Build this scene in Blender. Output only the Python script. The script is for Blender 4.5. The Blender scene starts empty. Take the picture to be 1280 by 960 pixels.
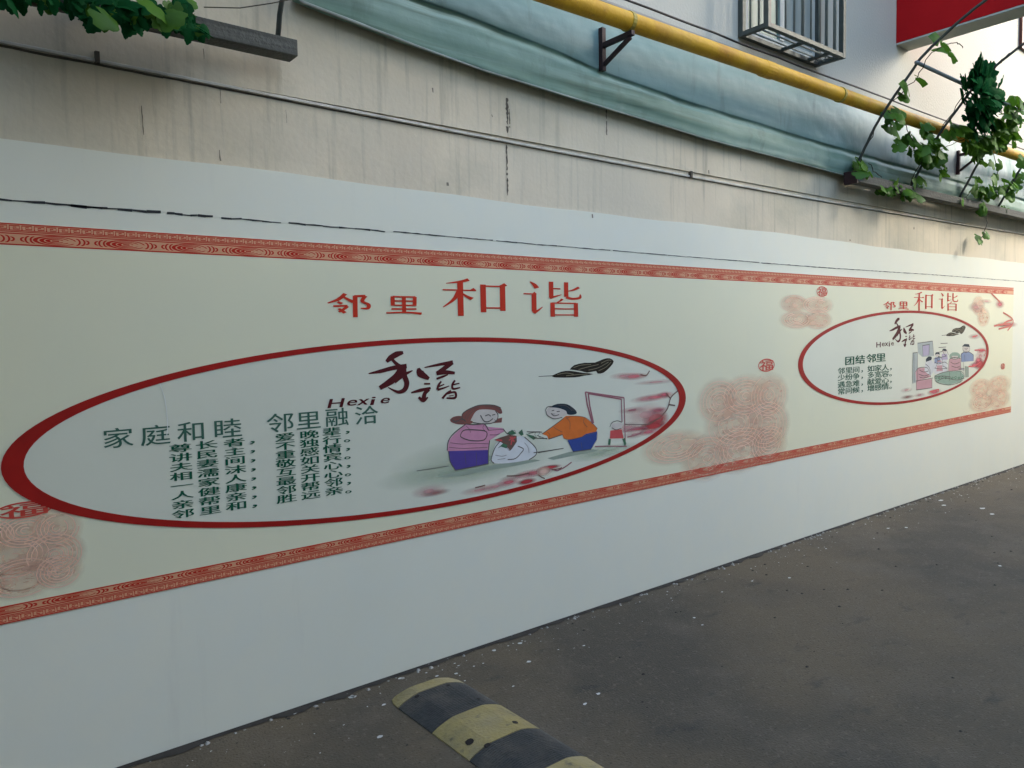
import bpy, bmesh, math, random
from mathutils import Vector, Matrix
from math import sin, cos, pi, radians as R
random.seed(7)
SC = bpy.context.scene
COL = SC.collection

# ------------------------------------------------------------------ camera
CAM = Vector((0, -2.9, 1.5))
FPX = 942.3
AX = Vector((0.78251682, -0.62230593, -0.02006865))    # camera right in world
AD = Vector((-0.05528294, -0.03733836, -0.99777234))   # camera down in world
AF = Vector((0.62017032, 0.7818831, -0.06362079))      # camera forward in world
cd = bpy.data.cameras.new('camera'); cam = bpy.data.objects.new('camera', cd); COL.objects.link(cam)
m = Matrix((AX, -AD, -AF)).transposed().to_4x4(); m.translation = CAM
cam.matrix_world = m
cd.sensor_width = 36; cd.lens = FPX / 1280 * 36; cd.clip_start = .02; cd.clip_end = 500
SC.camera = cam

# ------------------------------------------------------------------ light
SUN = Vector((.64, -.60, .42)).normalized()
w = bpy.data.worlds.new("World"); SC.world = w; w.use_nodes = True
nt = w.node_tree
sky = nt.nodes.new('ShaderNodeTexSky'); sky.sky_type = 'NISHITA'; sky.sun_disc = False
sky.sun_elevation = math.asin(SUN.z); sky.sun_rotation = math.atan2(SUN.x, SUN.y)
sky.air_density = 1.0; sky.dust_density = 2.4; sky.ozone_density = 1.0
bg = nt.nodes['Background']; bg.inputs[1].default_value = .15
nt.links.new(sky.outputs[0], bg.inputs[0])
sd = bpy.data.lights.new('sun', 'SUN'); sd.energy = .5; sd.angle = R(20); sd.color = (1, .99, .95)
so = bpy.data.objects.new('sun', sd); COL.objects.link(so)
so.rotation_euler = (-SUN).to_track_quat('-Z', 'Y').to_euler()
vs = SC.view_settings; vs.view_transform = 'Standard'; vs.look = 'None'; vs.exposure = 2.65; vs.gamma = 1
SC.cycles.max_bounces = 8; SC.cycles.diffuse_bounces = 5

# ------------------------------------------------------------------ pixel rays (reference 1280x960) to places in the world
def ray(px, py): return AX * (px - 640) + AD * (py - 480) + AF * FPX
def at(px, py, y=0.0):
    r = ray(px, py); t = (y - CAM.y) / r.y; return CAM + r * t
def on_ground(px, py, z=0.0):
    r = ray(px, py); t = (z - CAM.z) / r.z; return CAM + r * t

# ------------------------------------------------------------------ materials
MATS = {}
def mat(name, col, rough=.7, metal=0, var=0, vscale=3, bump=0, bscale=40, vcol=None, spec=.4, stretch=(1, 1, 1)):
    if name in MATS: return MATS[name]
    M = bpy.data.materials.new(name); M.use_nodes = True; MATS[name] = M
    n = M.node_tree; b = n.nodes['Principled BSDF']; L = n.links.new
    b.inputs['Base Color'].default_value = (*col, 1); b.inputs['Roughness'].default_value = rough
    b.inputs['Metallic'].default_value = metal; b.inputs['Specular IOR Level'].default_value = spec
    tc = n.nodes.new('ShaderNodeNewGeometry')
    mp = n.nodes.new('ShaderNodeMapping'); mp.inputs['Scale'].default_value = stretch
    L(tc.outputs['Position'], mp.inputs[0])
    if var:
        no = n.nodes.new('ShaderNodeTexNoise'); no.inputs['Scale'].default_value = vscale; no.inputs['Detail'].default_value = 6
        no.inputs['Roughness'].default_value = .62
        L(mp.outputs[0], no.inputs['Vector'])
        rp = n.nodes.new('ShaderNodeValToRGB'); rp.color_ramp.elements[0].position = .3; rp.color_ramp.elements[1].position = .7
        vc = vcol or tuple(c * (1 - var) for c in col)
        rp.color_ramp.elements[0].color = (*vc, 1); rp.color_ramp.elements[1].color = (*col, 1)
        L(no.outputs['Fac'], rp.inputs[0]); L(rp.outputs[0], b.inputs['Base Color'])
    if bump:
        nb = n.nodes.new('ShaderNodeTexNoise'); nb.inputs['Scale'].default_value = bscale; nb.inputs['Detail'].default_value = 5
        L(tc.outputs['Position'], nb.inputs['Vector'])
        bp = n.nodes.new('ShaderNodeBump'); bp.inputs['Strength'].default_value = bump; bp.inputs['Distance'].default_value = .01
        L(nb.outputs['Fac'], bp.inputs['Height']); L(bp.outputs[0], b.inputs['Normal'])
    return M

def layered(name, base, layers, rough=.8, bump=.3, bscale=60, spec=.3, bdist=.01):
    """base colour plus noise-masked layers: (colour, scale, stretch xyz, lo, hi, strength)"""
    M = bpy.data.materials.new(name); M.use_nodes = True; MATS[name] = M
    n = M.node_tree; b = n.nodes['Principled BSDF']; L = n.links.new
    b.inputs['Roughness'].default_value = rough; b.inputs['Specular IOR Level'].default_value = spec
    g = n.nodes.new('ShaderNodeNewGeometry')
    prev = None
    for k, (c, s, st, lo, hi, a, *xr) in enumerate(layers):
        mp = n.nodes.new('ShaderNodeMapping'); mp.inputs['Scale'].default_value = st; mp.inputs['Location'].default_value = (k * 3.7, k * 1.3, k * 2.1)
        L(g.outputs['Position'], mp.inputs[0])
        no = n.nodes.new('ShaderNodeTexNoise'); no.inputs['Scale'].default_value = s; no.inputs['Detail'].default_value = 7; no.inputs['Roughness'].default_value = .6
        L(mp.outputs[0], no.inputs['Vector'])
        mr = n.nodes.new('ShaderNodeMapRange'); mr.inputs[1].default_value = lo; mr.inputs[2].default_value = hi; mr.inputs[4].default_value = a
        L(no.outputs['Fac'], mr.inputs[0])
        mx = n.nodes.new('ShaderNodeMix'); mx.data_type = 'RGBA'
        msk = mr.outputs[0]
        if xr:      # layer that sets in along the wall between two places
            sx = n.nodes.new('ShaderNodeSeparateXYZ'); L(g.outputs['Position'], sx.inputs[0])
            m1 = n.nodes.new('ShaderNodeMapRange'); m1.inputs[1].default_value = xr[0]; m1.inputs[2].default_value = xr[1]; L(sx.outputs[0], m1.inputs[0])
            mm = n.nodes.new('ShaderNodeMath'); mm.operation = 'MULTIPLY'; L(msk, mm.inputs[0]); L(m1.outputs[0], mm.inputs[1]); msk = mm.outputs[0]
        L(msk, mx.inputs[0])
        if prev is None: mx.inputs[6].default_value = (*base, 1)
        else: L(prev, mx.inputs[6])
        mx.inputs[7].default_value = (*c, 1); prev = mx.outputs[2]
    L(prev, b.inputs['Base Color'])
    nb = n.nodes.new('ShaderNodeTexNoise'); nb.inputs['Scale'].default_value = bscale; nb.inputs['Detail'].default_value = 8
    L(g.outputs['Position'], nb.inputs['Vector'])
    bp = n.nodes.new('ShaderNodeBump'); bp.inputs['Strength'].default_value = bump; bp.inputs['Distance'].default_value = bdist
    L(nb.outputs['Fac'], bp.inputs['Height']); L(bp.outputs[0], b.inputs['Normal'])
    return M

def soft(name, col, a=.8, inner=0.0, grain=0.0):
    """ink wash print: opaque in the middle of its patch, fading out to the film (object UV)"""
    if name in MATS: return MATS[name]
    M = bpy.data.materials.new(name); M.use_nodes = True; MATS[name] = M
    n = M.node_tree; b = n.nodes['Principled BSDF']; L = n.links.new
    b.inputs['Base Color'].default_value = (*col, 1); b.inputs['Roughness'].default_value = .6
    uv = n.nodes.new('ShaderNodeTexCoord'); mp = n.nodes.new('ShaderNodeMapping')
    mp.inputs['Location'].default_value = (-1, -1, 0); mp.inputs['Scale'].default_value = (2, 2, 1)
    L(uv.outputs['UV'], mp.inputs[0])
    gr = n.nodes.new('ShaderNodeTexGradient'); gr.gradient_type = 'SPHERICAL'; L(mp.outputs[0], gr.inputs[0])
    mr = n.nodes.new('ShaderNodeMapRange'); mr.inputs[1].default_value = 0; mr.inputs[2].default_value = max(.05, 1 - inner); mr.inputs[4].default_value = a
    L(gr.outputs['Fac'], mr.inputs[0])
    out = mr.outputs[0]
    if grain:
        g = n.nodes.new('ShaderNodeNewGeometry'); no = n.nodes.new('ShaderNodeTexNoise'); no.inputs['Scale'].default_value = 9; no.inputs['Detail'].default_value = 5
        m2 = n.nodes.new('ShaderNodeMapping'); m2.inputs['Scale'].default_value = (1, 1, 3); L(g.outputs['Position'], m2.inputs[0]); L(m2.outputs[0], no.inputs['Vector'])
        m3 = n.nodes.new('ShaderNodeMapRange'); m3.inputs[1].default_value = .35; m3.inputs[2].default_value = .62; m3.inputs[3].default_value = 1 - grain
        L(no.outputs['Fac'], m3.inputs[0])
        mu = n.nodes.new('ShaderNodeMath'); mu.operation = 'MULTIPLY'; L(out, mu.inputs[0]); L(m3.outputs[0], mu.inputs[1]); out = mu.outputs[0]
    L(out, b.inputs['Alpha'])
    return M

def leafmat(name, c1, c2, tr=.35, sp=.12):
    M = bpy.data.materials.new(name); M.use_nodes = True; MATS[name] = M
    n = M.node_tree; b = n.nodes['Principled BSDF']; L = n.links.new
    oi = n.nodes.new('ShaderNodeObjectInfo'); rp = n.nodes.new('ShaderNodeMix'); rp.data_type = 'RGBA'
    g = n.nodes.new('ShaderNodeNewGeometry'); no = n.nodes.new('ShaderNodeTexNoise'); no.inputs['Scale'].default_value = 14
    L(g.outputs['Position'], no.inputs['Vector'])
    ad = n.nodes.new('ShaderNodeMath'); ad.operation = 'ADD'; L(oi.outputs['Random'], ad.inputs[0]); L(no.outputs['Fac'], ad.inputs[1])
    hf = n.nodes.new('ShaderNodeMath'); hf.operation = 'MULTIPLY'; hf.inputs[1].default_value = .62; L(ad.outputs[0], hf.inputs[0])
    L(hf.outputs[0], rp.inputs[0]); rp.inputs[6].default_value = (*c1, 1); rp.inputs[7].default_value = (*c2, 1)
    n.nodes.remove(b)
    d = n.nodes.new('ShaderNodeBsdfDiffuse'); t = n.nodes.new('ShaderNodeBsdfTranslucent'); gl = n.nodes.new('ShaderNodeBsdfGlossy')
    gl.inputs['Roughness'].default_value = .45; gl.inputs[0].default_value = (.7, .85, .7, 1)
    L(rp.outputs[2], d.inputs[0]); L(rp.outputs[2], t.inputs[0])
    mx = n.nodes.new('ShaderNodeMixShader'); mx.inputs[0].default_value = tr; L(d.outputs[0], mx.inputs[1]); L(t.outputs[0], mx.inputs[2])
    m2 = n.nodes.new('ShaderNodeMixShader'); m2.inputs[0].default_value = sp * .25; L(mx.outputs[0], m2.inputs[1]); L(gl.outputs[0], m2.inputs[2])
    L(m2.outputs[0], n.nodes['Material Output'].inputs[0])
    return M

M_WHITE = layered('white_wall_paint', (.70, .715, .60), [((.59, .63, .55), 1.1, (1, 1, .6), .45, .75, .35), ((.48, .47, .42), 3.0, (3, 1, .3), .62, .85, .35),
                                                         ((.66, .70, .62), 7, (1, 1, 1), .4, .7, .5)], rough=.6, bump=.09, bscale=9)
M_FILM = layered('cream_mural_film', (.69, .69, .50), [((.62, .66, .515), .8, (1, 1, 1), .4, .7, .6), ((.58, .60, .50), 5, (2, 1, .6), .6, .85, .25)], rough=.45, bump=.12, bscale=9, spec=.35)
M_OVAL = mat('pale_oval_print', (.63, .66, .545), .5, var=.06, vscale=1.4, bump=.1, bscale=9)
M_BEIGE = layered('beige_plaster', (.70, .62, .46), [((.57, .50, .375), 1.6, (1.2, 1, .5), .4, .7, .7), ((.25, .24, .17), 5.5, (5, 1, .28), .54, .74, .6), ((.36, .36, .27), 1.4, (1, 1, 1.3), .5, .7, .55),
                                                     ((.56, .53, .42), .8, (1, 1, 1), .45, .6, .5), ((.58, .55, .47), 20, (4, 1, .3), .55, .8, .4)], bump=.15, bscale=45)
M_CREAM = layered('upper_cream_render', (.47, .465, .40), [((.47, .465, .40), 1.3, (1, 1, .7), .4, .7, .7), ((.38, .39, .35), 6, (5, 1, .4), .6, .8, .3)], bump=.3, bscale=60)
M_TEAL = layered('faded_teal_sheet', (.18, .31, .295), [((.15, .25, .235), 1.2, (.35, 1, 2.5), .35, .65, .8), ((.27, .39, .38), 2.2, (.3, 1, 3.5), .46, .66, .7),
                                                    ((.10, .155, .12), 4.0, (2.5, 1, .5), .56, .78, .75), ((.40, .47, .48), 9, (.8, 1, 2), .62, .8, .3), ((.50, .58, .57), 2.2, (1.2, 1, .8), .38, .56, .85, 5.0, 6.4), ((.19, .29, .30), 3.5, (1.5, 1, .8), .56, .72, .6, 5.0, 6.2)], rough=.55, bump=.5, bscale=5, spec=.25)
M_TEALG = layered('green_stained_teal_sheet', (.17, .285, .225), [((.27, .39, .34), 2.0, (.25, 1, 5), .42, .62, .85), ((.09, .15, .11), 3.0, (.22, 1, 6), .52, .68, .8), ((.11, .17, .13), 4.5, (2, 1, .5), .58, .8, .7),
                                                    ((.42, .50, .46), 8, (.6, 1, 2), .6, .8, .4)], rough=.55, bump=.5, bscale=6, spec=.25)
M_GROUND = layered('driveway_concrete', (.105, .084, .053), [((.052, .048, .037), .55, (1, 1, 1), .44, .62, .8), ((.115, .098, .072), 2.3, (1, 1, 1), .5, .72, .6),
                                                          ((.030, .031, .028), 6, (.7, 1.5, 1), .60, .74, .7), ((.16, .137, .10), 55, (1, 1, 1), .56, .70, .5), ((.018, .016, .013), 75, (1, 1, 1), .58, .68, .75)], rough=.9, bump=.8, bscale=110, bdist=.006)
M_YPIPE = layered('yellow_gas_paint', (.62, .35, .025), [((.40, .17, .02), 6, (1, 1, 1), .45, .7, .7), ((.20, .12, .05), 16, (1, 1, 1), .62, .75, .8), ((.55, .38, .08), 3, (1, 1, 1), .5, .7, .5)], rough=.6, bump=.25, spec=.2)
M_IRON = mat('dark_red_iron', (.035, .012, .014), .6, var=.5, vscale=20, bump=.2)
M_STEEL = mat('dull_steel', (.085, .10, .092), .5, .5, var=.35, vscale=14, bump=.1)
M_CAGE = mat('stainless_cage', (.24, .28, .27), .45, .4, var=.3, vscale=8)
M_BLACK = mat('black_cable', (.015, .015, .015), .5)
M_DIRT_SHADE = mat('joint_dirt_and_shade', (.13, .11, .085), .9, var=.5, vscale=30)  # joint dirt; also paints the shade under the drip strip
M_WOOD = mat('weathered_board', (.12, .125, .11), .85, var=.55, vscale=5, stretch=(.4, 4, 14), bump=.5, bscale=60)
M_RED = mat('red_paint', (.42, .004, .007), .6, var=.15, vscale=4, bump=.1, spec=.15)
M_SOFFIT = mat('grey_soffit', (.42, .45, .42), .8, var=.15, vscale=6)
M_GLASS = mat('green_window_glass', (.03, .15, .13), .35, 0, var=.3, vscale=2, spec=.25)
M_CURT = mat('pale_curtain', (.26, .31, .30), .95, var=.3, vscale=5, stretch=(8, 1, .3))
M_RING = mat('red_oval_line', (.36, .014, .010), .55, var=.3, vscale=6, spec=.15)
M_REDTXT = mat('red_lettering', (.50, .035, .015), .6, spec=.12)
M_GRNTXT = mat('dark_green_lettering', (.008, .085, .045), .6, spec=.12)
M_GRNTHIN = mat('grey_green_lettering', (.045, .12, .085), .6, spec=.12)
M_MAROON = mat('maroon_brush_ink', (.075, .01, .012), .6, spec=.12)
M_SALMON = mat('salmon_border_ground', (.66, .34, .19), .5, var=.12, vscale=6)
M_BORD = mat('red_border_pattern', (.46, .025, .014), .6, spec=.12)
M_PINKLN = mat('faint_pink_line', (.70, .47, .35), .55)
M_INK = mat('thin_ink', (.10, .09, .08), .6, spec=.12)
M_CRACK = mat('dark_crack', (.03, .033, .035), .9)
LEAF = leafmat('vine_leaf', (.022, .075, .010), (.085, .21, .015), .35)
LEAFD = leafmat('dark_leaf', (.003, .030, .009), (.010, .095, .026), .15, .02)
STEM = mat('vine_stem', (.06, .05, .03), .8, var=.4, vscale=20)

# ------------------------------------------------------------------ mesh helpers
class MB:
    def __init__(s): s.v = []; s.f = []; s.mi = []
    def add(s, vs, fs, mi=0):
        o = len(s.v); s.v += [tuple(v) for v in vs]; s.f += [tuple(i + o for i in f) for f in fs]; s.mi += [mi] * len(fs)
    def box(s, a, b, mi=0):
        (x0, y0, z0), (x1, y1, z1) = a, b
        s.add([(x0, y0, z0), (x1, y0, z0), (x1, y1, z0), (x0, y1, z0), (x0, y0, z1), (x1, y0, z1), (x1, y1, z1), (x0, y1, z1)],
              [(0, 3, 2, 1), (4, 5, 6, 7), (0, 1, 5, 4), (1, 2, 6, 5), (2, 3, 7, 6), (3, 0, 4, 7)], mi)
    def beam(s, p, q, w, h, mi=0, up=Vector((0, 0, 1))):
        p = Vector(p); q = Vector(q); d = (q - p).normalized(); a = d.cross(up)
        if a.length < 1e-3: a = Vector((1, 0, 0))
        a.normalize(); b = a.cross(d).normalized()
        vs = [e + a * i * w / 2 + b * j * h / 2 for e in (p, q) for i, j in ((-1, -1), (1, -1), (1, 1), (-1, 1))]
        s.add(vs, [(3, 2, 1, 0), (4, 5, 6, 7), (0, 1, 5, 4), (1, 2, 6, 5), (2, 3, 7, 6), (3, 0, 4, 7)], mi)
    def tube(s, pts, r, n=8, mi=0, caps=True):
        pts = [Vector(p) for p in pts]; o = len(s.v); rs = r if isinstance(r, (list, tuple)) else [r] * len(pts)
        u = None
        for i, p in enumerate(pts):
            d = (pts[min(i + 1, len(pts) - 1)] - pts[max(i - 1, 0)]).normalized()
            if u is None:
                u = d.orthogonal().normalized()
            u = (u - d * u.dot(d)).normalized(); v = d.cross(u)
            for k in range(n):
                a = 2 * pi * k / n; s.v.append(tuple(p + (u * cos(a) + v * sin(a)) * rs[i]))
        for i in range(len(pts) - 1):
            for k in range(n):
                s.f.append((o + i * n + k, o + i * n + (k + 1) % n, o + (i + 1) * n + (k + 1) % n, o + (i + 1) * n + k)); s.mi.append(mi)
        if caps:
            s.f.append(tuple(o + k for k in range(n))[::-1]); s.mi.append(mi)
            s.f.append(tuple(o + (len(pts) - 1) * n + k for k in range(n))); s.mi.append(mi)
    def poly(s, pts, mi=0): s.add(pts, [tuple(range(len(pts)))], mi)
    def build(s, name, mats, parent=None, smooth=False, bevel=0, label=None, weld=False):
        me = bpy.data.meshes.new(name); me.from_pydata(s.v, [], s.f)
        for mm in (mats if isinstance(mats, (list, tuple)) else [mats]): me.materials.append(mm)
        me.polygons.foreach_set('material_index', s.mi)
        if smooth: me.polygons.foreach_set('use_smooth', [True] * len(me.polygons))
        me.update()
        if weld:
            bm = bmesh.new(); bm.from_mesh(me); bmesh.ops.remove_doubles(bm, verts=bm.verts, dist=1e-5); bm.to_mesh(me); bm.free()
        o = bpy.data.objects.new(name, me); COL.objects.link(o)
        if parent:
            o.parent = parent; me.transform(Matrix.Translation(-parent.location))
        if bevel:
            bv = o.modifiers.new('bevel', 'BEVEL'); bv.width = bevel; bv.segments = 2; bv.limit_method = 'ANGLE'
        if label: o['label'] = label
        return o
def thing(name, label, cat, loc=(0, 0, 0), group=None):
    o = bpy.data.objects.new(name, None); COL.objects.link(o); o.location = loc
    o['label'] = label; o['category'] = cat
    if group: o['group'] = group
    return o
def tag(o, label=None, cat=None, group=None, kind=None):
    if label: o['label'] = label
    if cat: o['category'] = cat
    if group: o['group'] = group
    if kind: o['kind'] = kind
    return o

# ------------------------------------------------------------------ ground
def grid(x0, x1, y0, y1, nx, ny, zf):
    vs = [(x0 + (x1 - x0) * i / nx, y0 + (y1 - y0) * j / ny) for j in range(ny + 1) for i in range(nx + 1)]
    vs = [(x, y, zf(x, y)) for x, y in vs]
    fs = [(j * (nx + 1) + i, j * (nx + 1) + i + 1, (j + 1) * (nx + 1) + i + 1, (j + 1) * (nx + 1) + i) for j in range(ny) for i in range(nx)]
    return vs, fs
g = MB(); g.add(*grid(-60, 90, -60, 40, 30, 20, lambda x, y: 0)); tag(g.build('ground', M_GROUND), kind='structure')

# speckle of white paint dropped while the wall was painted
g = MB()
def splat(g, x, y, r, st=1.0):
    n = random.randint(6, 9); a0 = random.random() * 6
    g.poly([(x + cos(a0 + 2 * pi * k / n) * r * st * random.uniform(.6, 1.2), y + sin(a0 + 2 * pi * k / n) * r * random.uniform(.5, 1.1), .004) for k in range(n)])
for px, py, r in [(412, 874, .016), (440, 872, .02), (443, 872, .012), (368, 893, .01), (500, 849, .012), (540, 830, .01), (546, 846, .009), (573, 833, .008), (570, 843, .01), (533, 842, .006),
                  (618, 814, .014), (650, 805, .014), (661, 828, .014), (730, 808, .009), (731, 881, .012), (475, 922, .014), (748, 868, .012), (480, 882, .01), (440, 871, .012),
                  (1228, 636, .035), (1240, 643, .03), (1250, 708, .015), (868, 773, .01), (878, 782, .01), (940, 727, .01), (987, 723, .012), (1110, 661, .02), (1133, 660, .02), (1180, 632, .03), (1176, 626, .03)]:
    p = on_ground(px, py); splat(g, p.x, p.y, r * .75, 1.3)
for _ in range(420):
    x = random.uniform(.3, 11); y = -.02 - abs(random.gauss(0, .16)) - .02
    splat(g, x, y, random.choice((.0012, .0015, .002, .0025, .004)) * random.uniform(.7, 1.2) * (1 + x * .1), 1.2)
tag(g.build('paint_splatter', mat('white_splat', (.55, .56, .53), .7, var=.3, vscale=30)), kind='stuff')
g = MB()
for _ in range(420):
    x = random.uniform(.2, 11); r = random.uniform(.003, .010) * (1 + x * .06); y = -.003 - random.random() ** 2 * .04; h_ = r * random.uniform(.4, 1.1)
    g.add([(x - r, y + .002, 0), (x - r * .6, y - r, 0), (x + r * .7, y - r * .8, 0), (x + r, y + .002, 0), (x - r * .3, y, h_), (x + r * .4, y - r * .2, h_ * .8)], [(0, 1, 4), (1, 2, 5, 4), (2, 3, 5), (3, 0, 4, 5)])
tag(g.build('plaster_crumbs', mat('crumb_white', (.42, .42, .38), .85, var=.7, vscale=5)), kind='stuff')
# grit and small stones along the driveway
g = MB()
for _ in range(150):
    x = random.uniform(.3, 9); y = -random.random() ** 1.5 * 2.4 - .02; r = random.uniform(.002, .006) * (1 + x * .12)
    z = r * .7; g.add([(x - r, y - r * .8, 0), (x + r, y - r, 0), (x + r * .7, y + r, 0), (x - r, y + r * .7, 0), (x + r * .2, y, z)], [(0, 1, 4), (1, 2, 4), (2, 3, 4), (3, 0, 4)])
tag(g.build('grit', mat('dark_grit', (.042, .038, .033), .9, var=.5, vscale=9)), kind='stuff')
# dirt swept into the foot of the wall
g = MB()
N = 240
for i in range(N):
    x0 = -1 + 14 * i / N; x1 = -1 + 14 * (i + 1) / N
    if i == 0: w0 = .02
    w1 = .012 + random.random() ** 3 * .035
    g.add([(x0, -.004, .010), (x1, -.004, .010), (x1, -.004 - w1, .003), (x0, -.004 - w0, .003)], [(0, 1, 2, 3)]); w0 = w1
tag(g.build('dirt_line', mat('dark_dirt', (.04, .036, .03), .95, var=.5, vscale=12)), kind='stuff')

# ------------------------------------------------------------------ building
bld = thing('apartment_building', 'long building wall with white painted base, beige plaster, teal sheet band and cream upper wall', 'building', (4, 0, 0))
# white painted lower wall: a thin coat over the plaster, its top edge a little uneven
g = MB(); n = 120; top = []
for i in range(n + 1):
    x = -4 + 24 * i / n; top.append((x, 2.151 + .006 * sin(x * 1.7) + .003 * sin(x * 7.1)))
for i in range(n):
    (xa, za), (xb, zb) = top[i], top[i + 1]
    g.add([(xa, 0, 0), (xb, 0, 0), (xb, 0, zb), (xa, 0, za), (xa, .02, za), (xb, .02, zb)], [(0, 1, 2, 3), (3, 2, 5, 4)])
g.build('painted_base', M_WHITE, bld)
g = MB(); g.box((-4, .005, 0), (20, .25, 2.4535)); g.build('plaster_wall', M_BEIGE, bld)
g = MB(); g.box((-4, -.004, 2.455), (20, .25, 3.22)); g.build('plaster_band', M_BEIGE, bld)
g = MB(); g.box((-4, .0, 3.223), (20, .25, 9)); g.build('upper_wall', M_CREAM, bld)
# slim drip strip in lengths, painted shade line below
def zline(x): return 2.455 - .035 * sin(min(max((x - .2) / 8.8, 0), 1) * pi) * 0.9
for x0, x1 in ((-4, .535), (.545, 3.675), (3.69, 20)):
    g = MB(); k = max(2, int((x1 - x0) * 4))
    for i in range(k):
        a = x0 + (x1 - x0) * i / k; b = x0 + (x1 - x0) * (i + 1) / k; za = zline(a); zb = zline(b)
        vs = [(q, y, z) for q, zz in ((a, za), (b, zb)) for y, z in ((.004, zz - .003), (-.0085, zz - .003), (-.0085, zz + .005), (-.0042, zz + .008))]
        g.add(vs, [(0, 4, 5, 1), (1, 5, 6, 2), (2, 6, 7, 3)])
        if i == 0: g.add(vs[:4], [(0, 1, 2, 3)])
        if i == k - 1: g.add(vs[4:], [(3, 2, 1, 0)])
    g.build('drip_strip', mat('strip_paint', (.66, .64, .55), .7, var=.35, vscale=4, stretch=(3, 1, 1)), bld)
for x in (.54, 3.683):
    g = MB(); z = zline(x); g.box((x - .006, -.017, z - .008), (x + .008, .004, z + .03)); g.build('strip_joiner', M_DIRT_SHADE, bld)

# vertical stained joint in the plaster and small scars
def jag(g, pts, wlo, whi, y, step=.02, gap=0.0):
    """rough dark line through pts (x,z) on the wall, ragged width"""
    for (xa, za), (xb, zb) in zip(pts, pts[1:]):
        L = math.hypot(xb - xa, zb - za); k = max(1, int(L / step)); dx, dz = (xb - xa) / L, (zb - za) / L
        w0 = random.uniform(wlo, whi); o0 = 0
        for i in range(k):
            w1 = random.uniform(wlo, whi); o1 = random.uniform(-.3, .3) * whi
            if random.random() >= gap:
                t0 = L * i / k; t1 = L * (i + 1) / k
                g.add([(xa + dx * t0 - dz * (o0 - w0), y, za + dz * t0 + dx * (o0 - w0)), (xa + dx * t1 - dz * (o1 - w1), y, za + dz * t1 + dx * (o1 - w1)),
                       (xa + dx * t1 - dz * (o1 + w1), y, za + dz * t1 + dx * (o1 + w1)), (xa + dx * t0 - dz * (o0 + w0), y, za + dz * t0 + dx * (o0 + w0))], [(0, 1, 2, 3)])
            w0, o0 = w1, o1
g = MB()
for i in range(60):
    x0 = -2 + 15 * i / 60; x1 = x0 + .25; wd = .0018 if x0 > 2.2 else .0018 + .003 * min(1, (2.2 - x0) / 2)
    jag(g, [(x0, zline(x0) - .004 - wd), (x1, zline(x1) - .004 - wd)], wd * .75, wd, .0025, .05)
g.build('gap_shade_line', M_DIRT_SHADE, bld)['kind'] = 'stuff'  # flat ribbon painting the shadow gap under the strip
g = MB(); jag(g, [(2.30, 2.18), (2.298, 2.42)], .001, .006, .003, .012, .15); jag(g, [(2.30, 2.475), (2.30, 2.64)], .002, .009, -.0048, .01, .1)
jag(g, [(2.315, 2.5), (2.312, 2.6)], .001, .004, -.0048, .01, .35)
g.build('stained_joint', M_DIRT_SHADE, bld)['kind'] = 'stuff'
g = MB()
for px, py, L, ww in [(178, 150, .10, .002), (275, 108, .12, .002), (275, 194, .04, .003), (254, 70, .05, .002), (358, 145, .05, .0015), (560, 232, .03, .008), (614, 145, .012, .006), (757, 150, .16, .006), (925, 200, .14, .003),
                     (540, 113, .02, .004), (885, 215, .02, .006), (1063, 300, .012, .012), (1143, 285, .02, .012), (740, 270, .02, .006)]:
    p = at(px, py); zz = p.z
    yy = -.0048 if zz > 2.46 else .0035
    jag(g, [(p.x, zz + L / 2), (p.x + .002, zz - L / 2)], ww * .3, ww, yy if zz > 2.16 else -.002, .012, .1)
g.build('scar', mat('old_stain', (.26, .235, .18), .9, var=.4, vscale=30), bld)['kind'] = 'stuff'
# open crack near the top of the white coat
g = MB()
xs = [(.0, .55, .006), (.30, .34, .0), (.44, .72, .0075), (.74, .90, .007), (.93, 1.16, .006), (1.19, 1.62, .0055), (1.66, 2.2, .004), (2.22, 3.0, .0038), (3.02, 4.4, .0035), (4.42, 9.5, .004), (9.52, 14, .005)]
for x0, x1, ww in xs:
    if ww: jag(g, [(x0 + (x1 - x0) * k / 6, 1.957 + .007 * cos((x0 + (x1 - x0) * k / 6) * .7) + random.uniform(-.002, .002)) for k in range(7)], ww * .25, ww * .75, -.0015, .03)
g.build('crack', M_CRACK, bld)['kind'] = 'stuff'

# teal sheet: flat upper face and a sagging rolled lower fold
def interp(tab, x):
    if x <= tab[0][0]: return tab[0][1] + (x - tab[0][0]) * (tab[1][1] - tab[0][1]) / (tab[1][0] - tab[0][0]) * (1 if x > -1 else 1)
    for (a, va), (b, vb) in zip(tab, tab[1:]):
        if x <= b: return va + (vb - va) * (x - a) / (b - a)
    return tab[-1][1]
TB = [(1.26, 2.80), (1.77, 2.75), (2.11, 2.72), (2.6, 2.70), (3.76, 2.65), (5.39, 2.62), (8.9, 2.585)]
TF = [(1.26, 3.00), (1.73, 2.955), (2.02, 2.945), (2.63, 2.90), (2.94, 2.865), (3.63, 2.835), (4.83, 2.81), (6.5, 2.80), (9, 2.79)]
g = MB(); prof = 9; xs = [1.235 + (14 - 1.235) * i / 600 for i in range(601)]
from mathutils import noise as NZ
def nz(x, z, s_, k=0): return NZ.noise(Vector((x * s_, z * s_, k)))
sec = []
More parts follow.
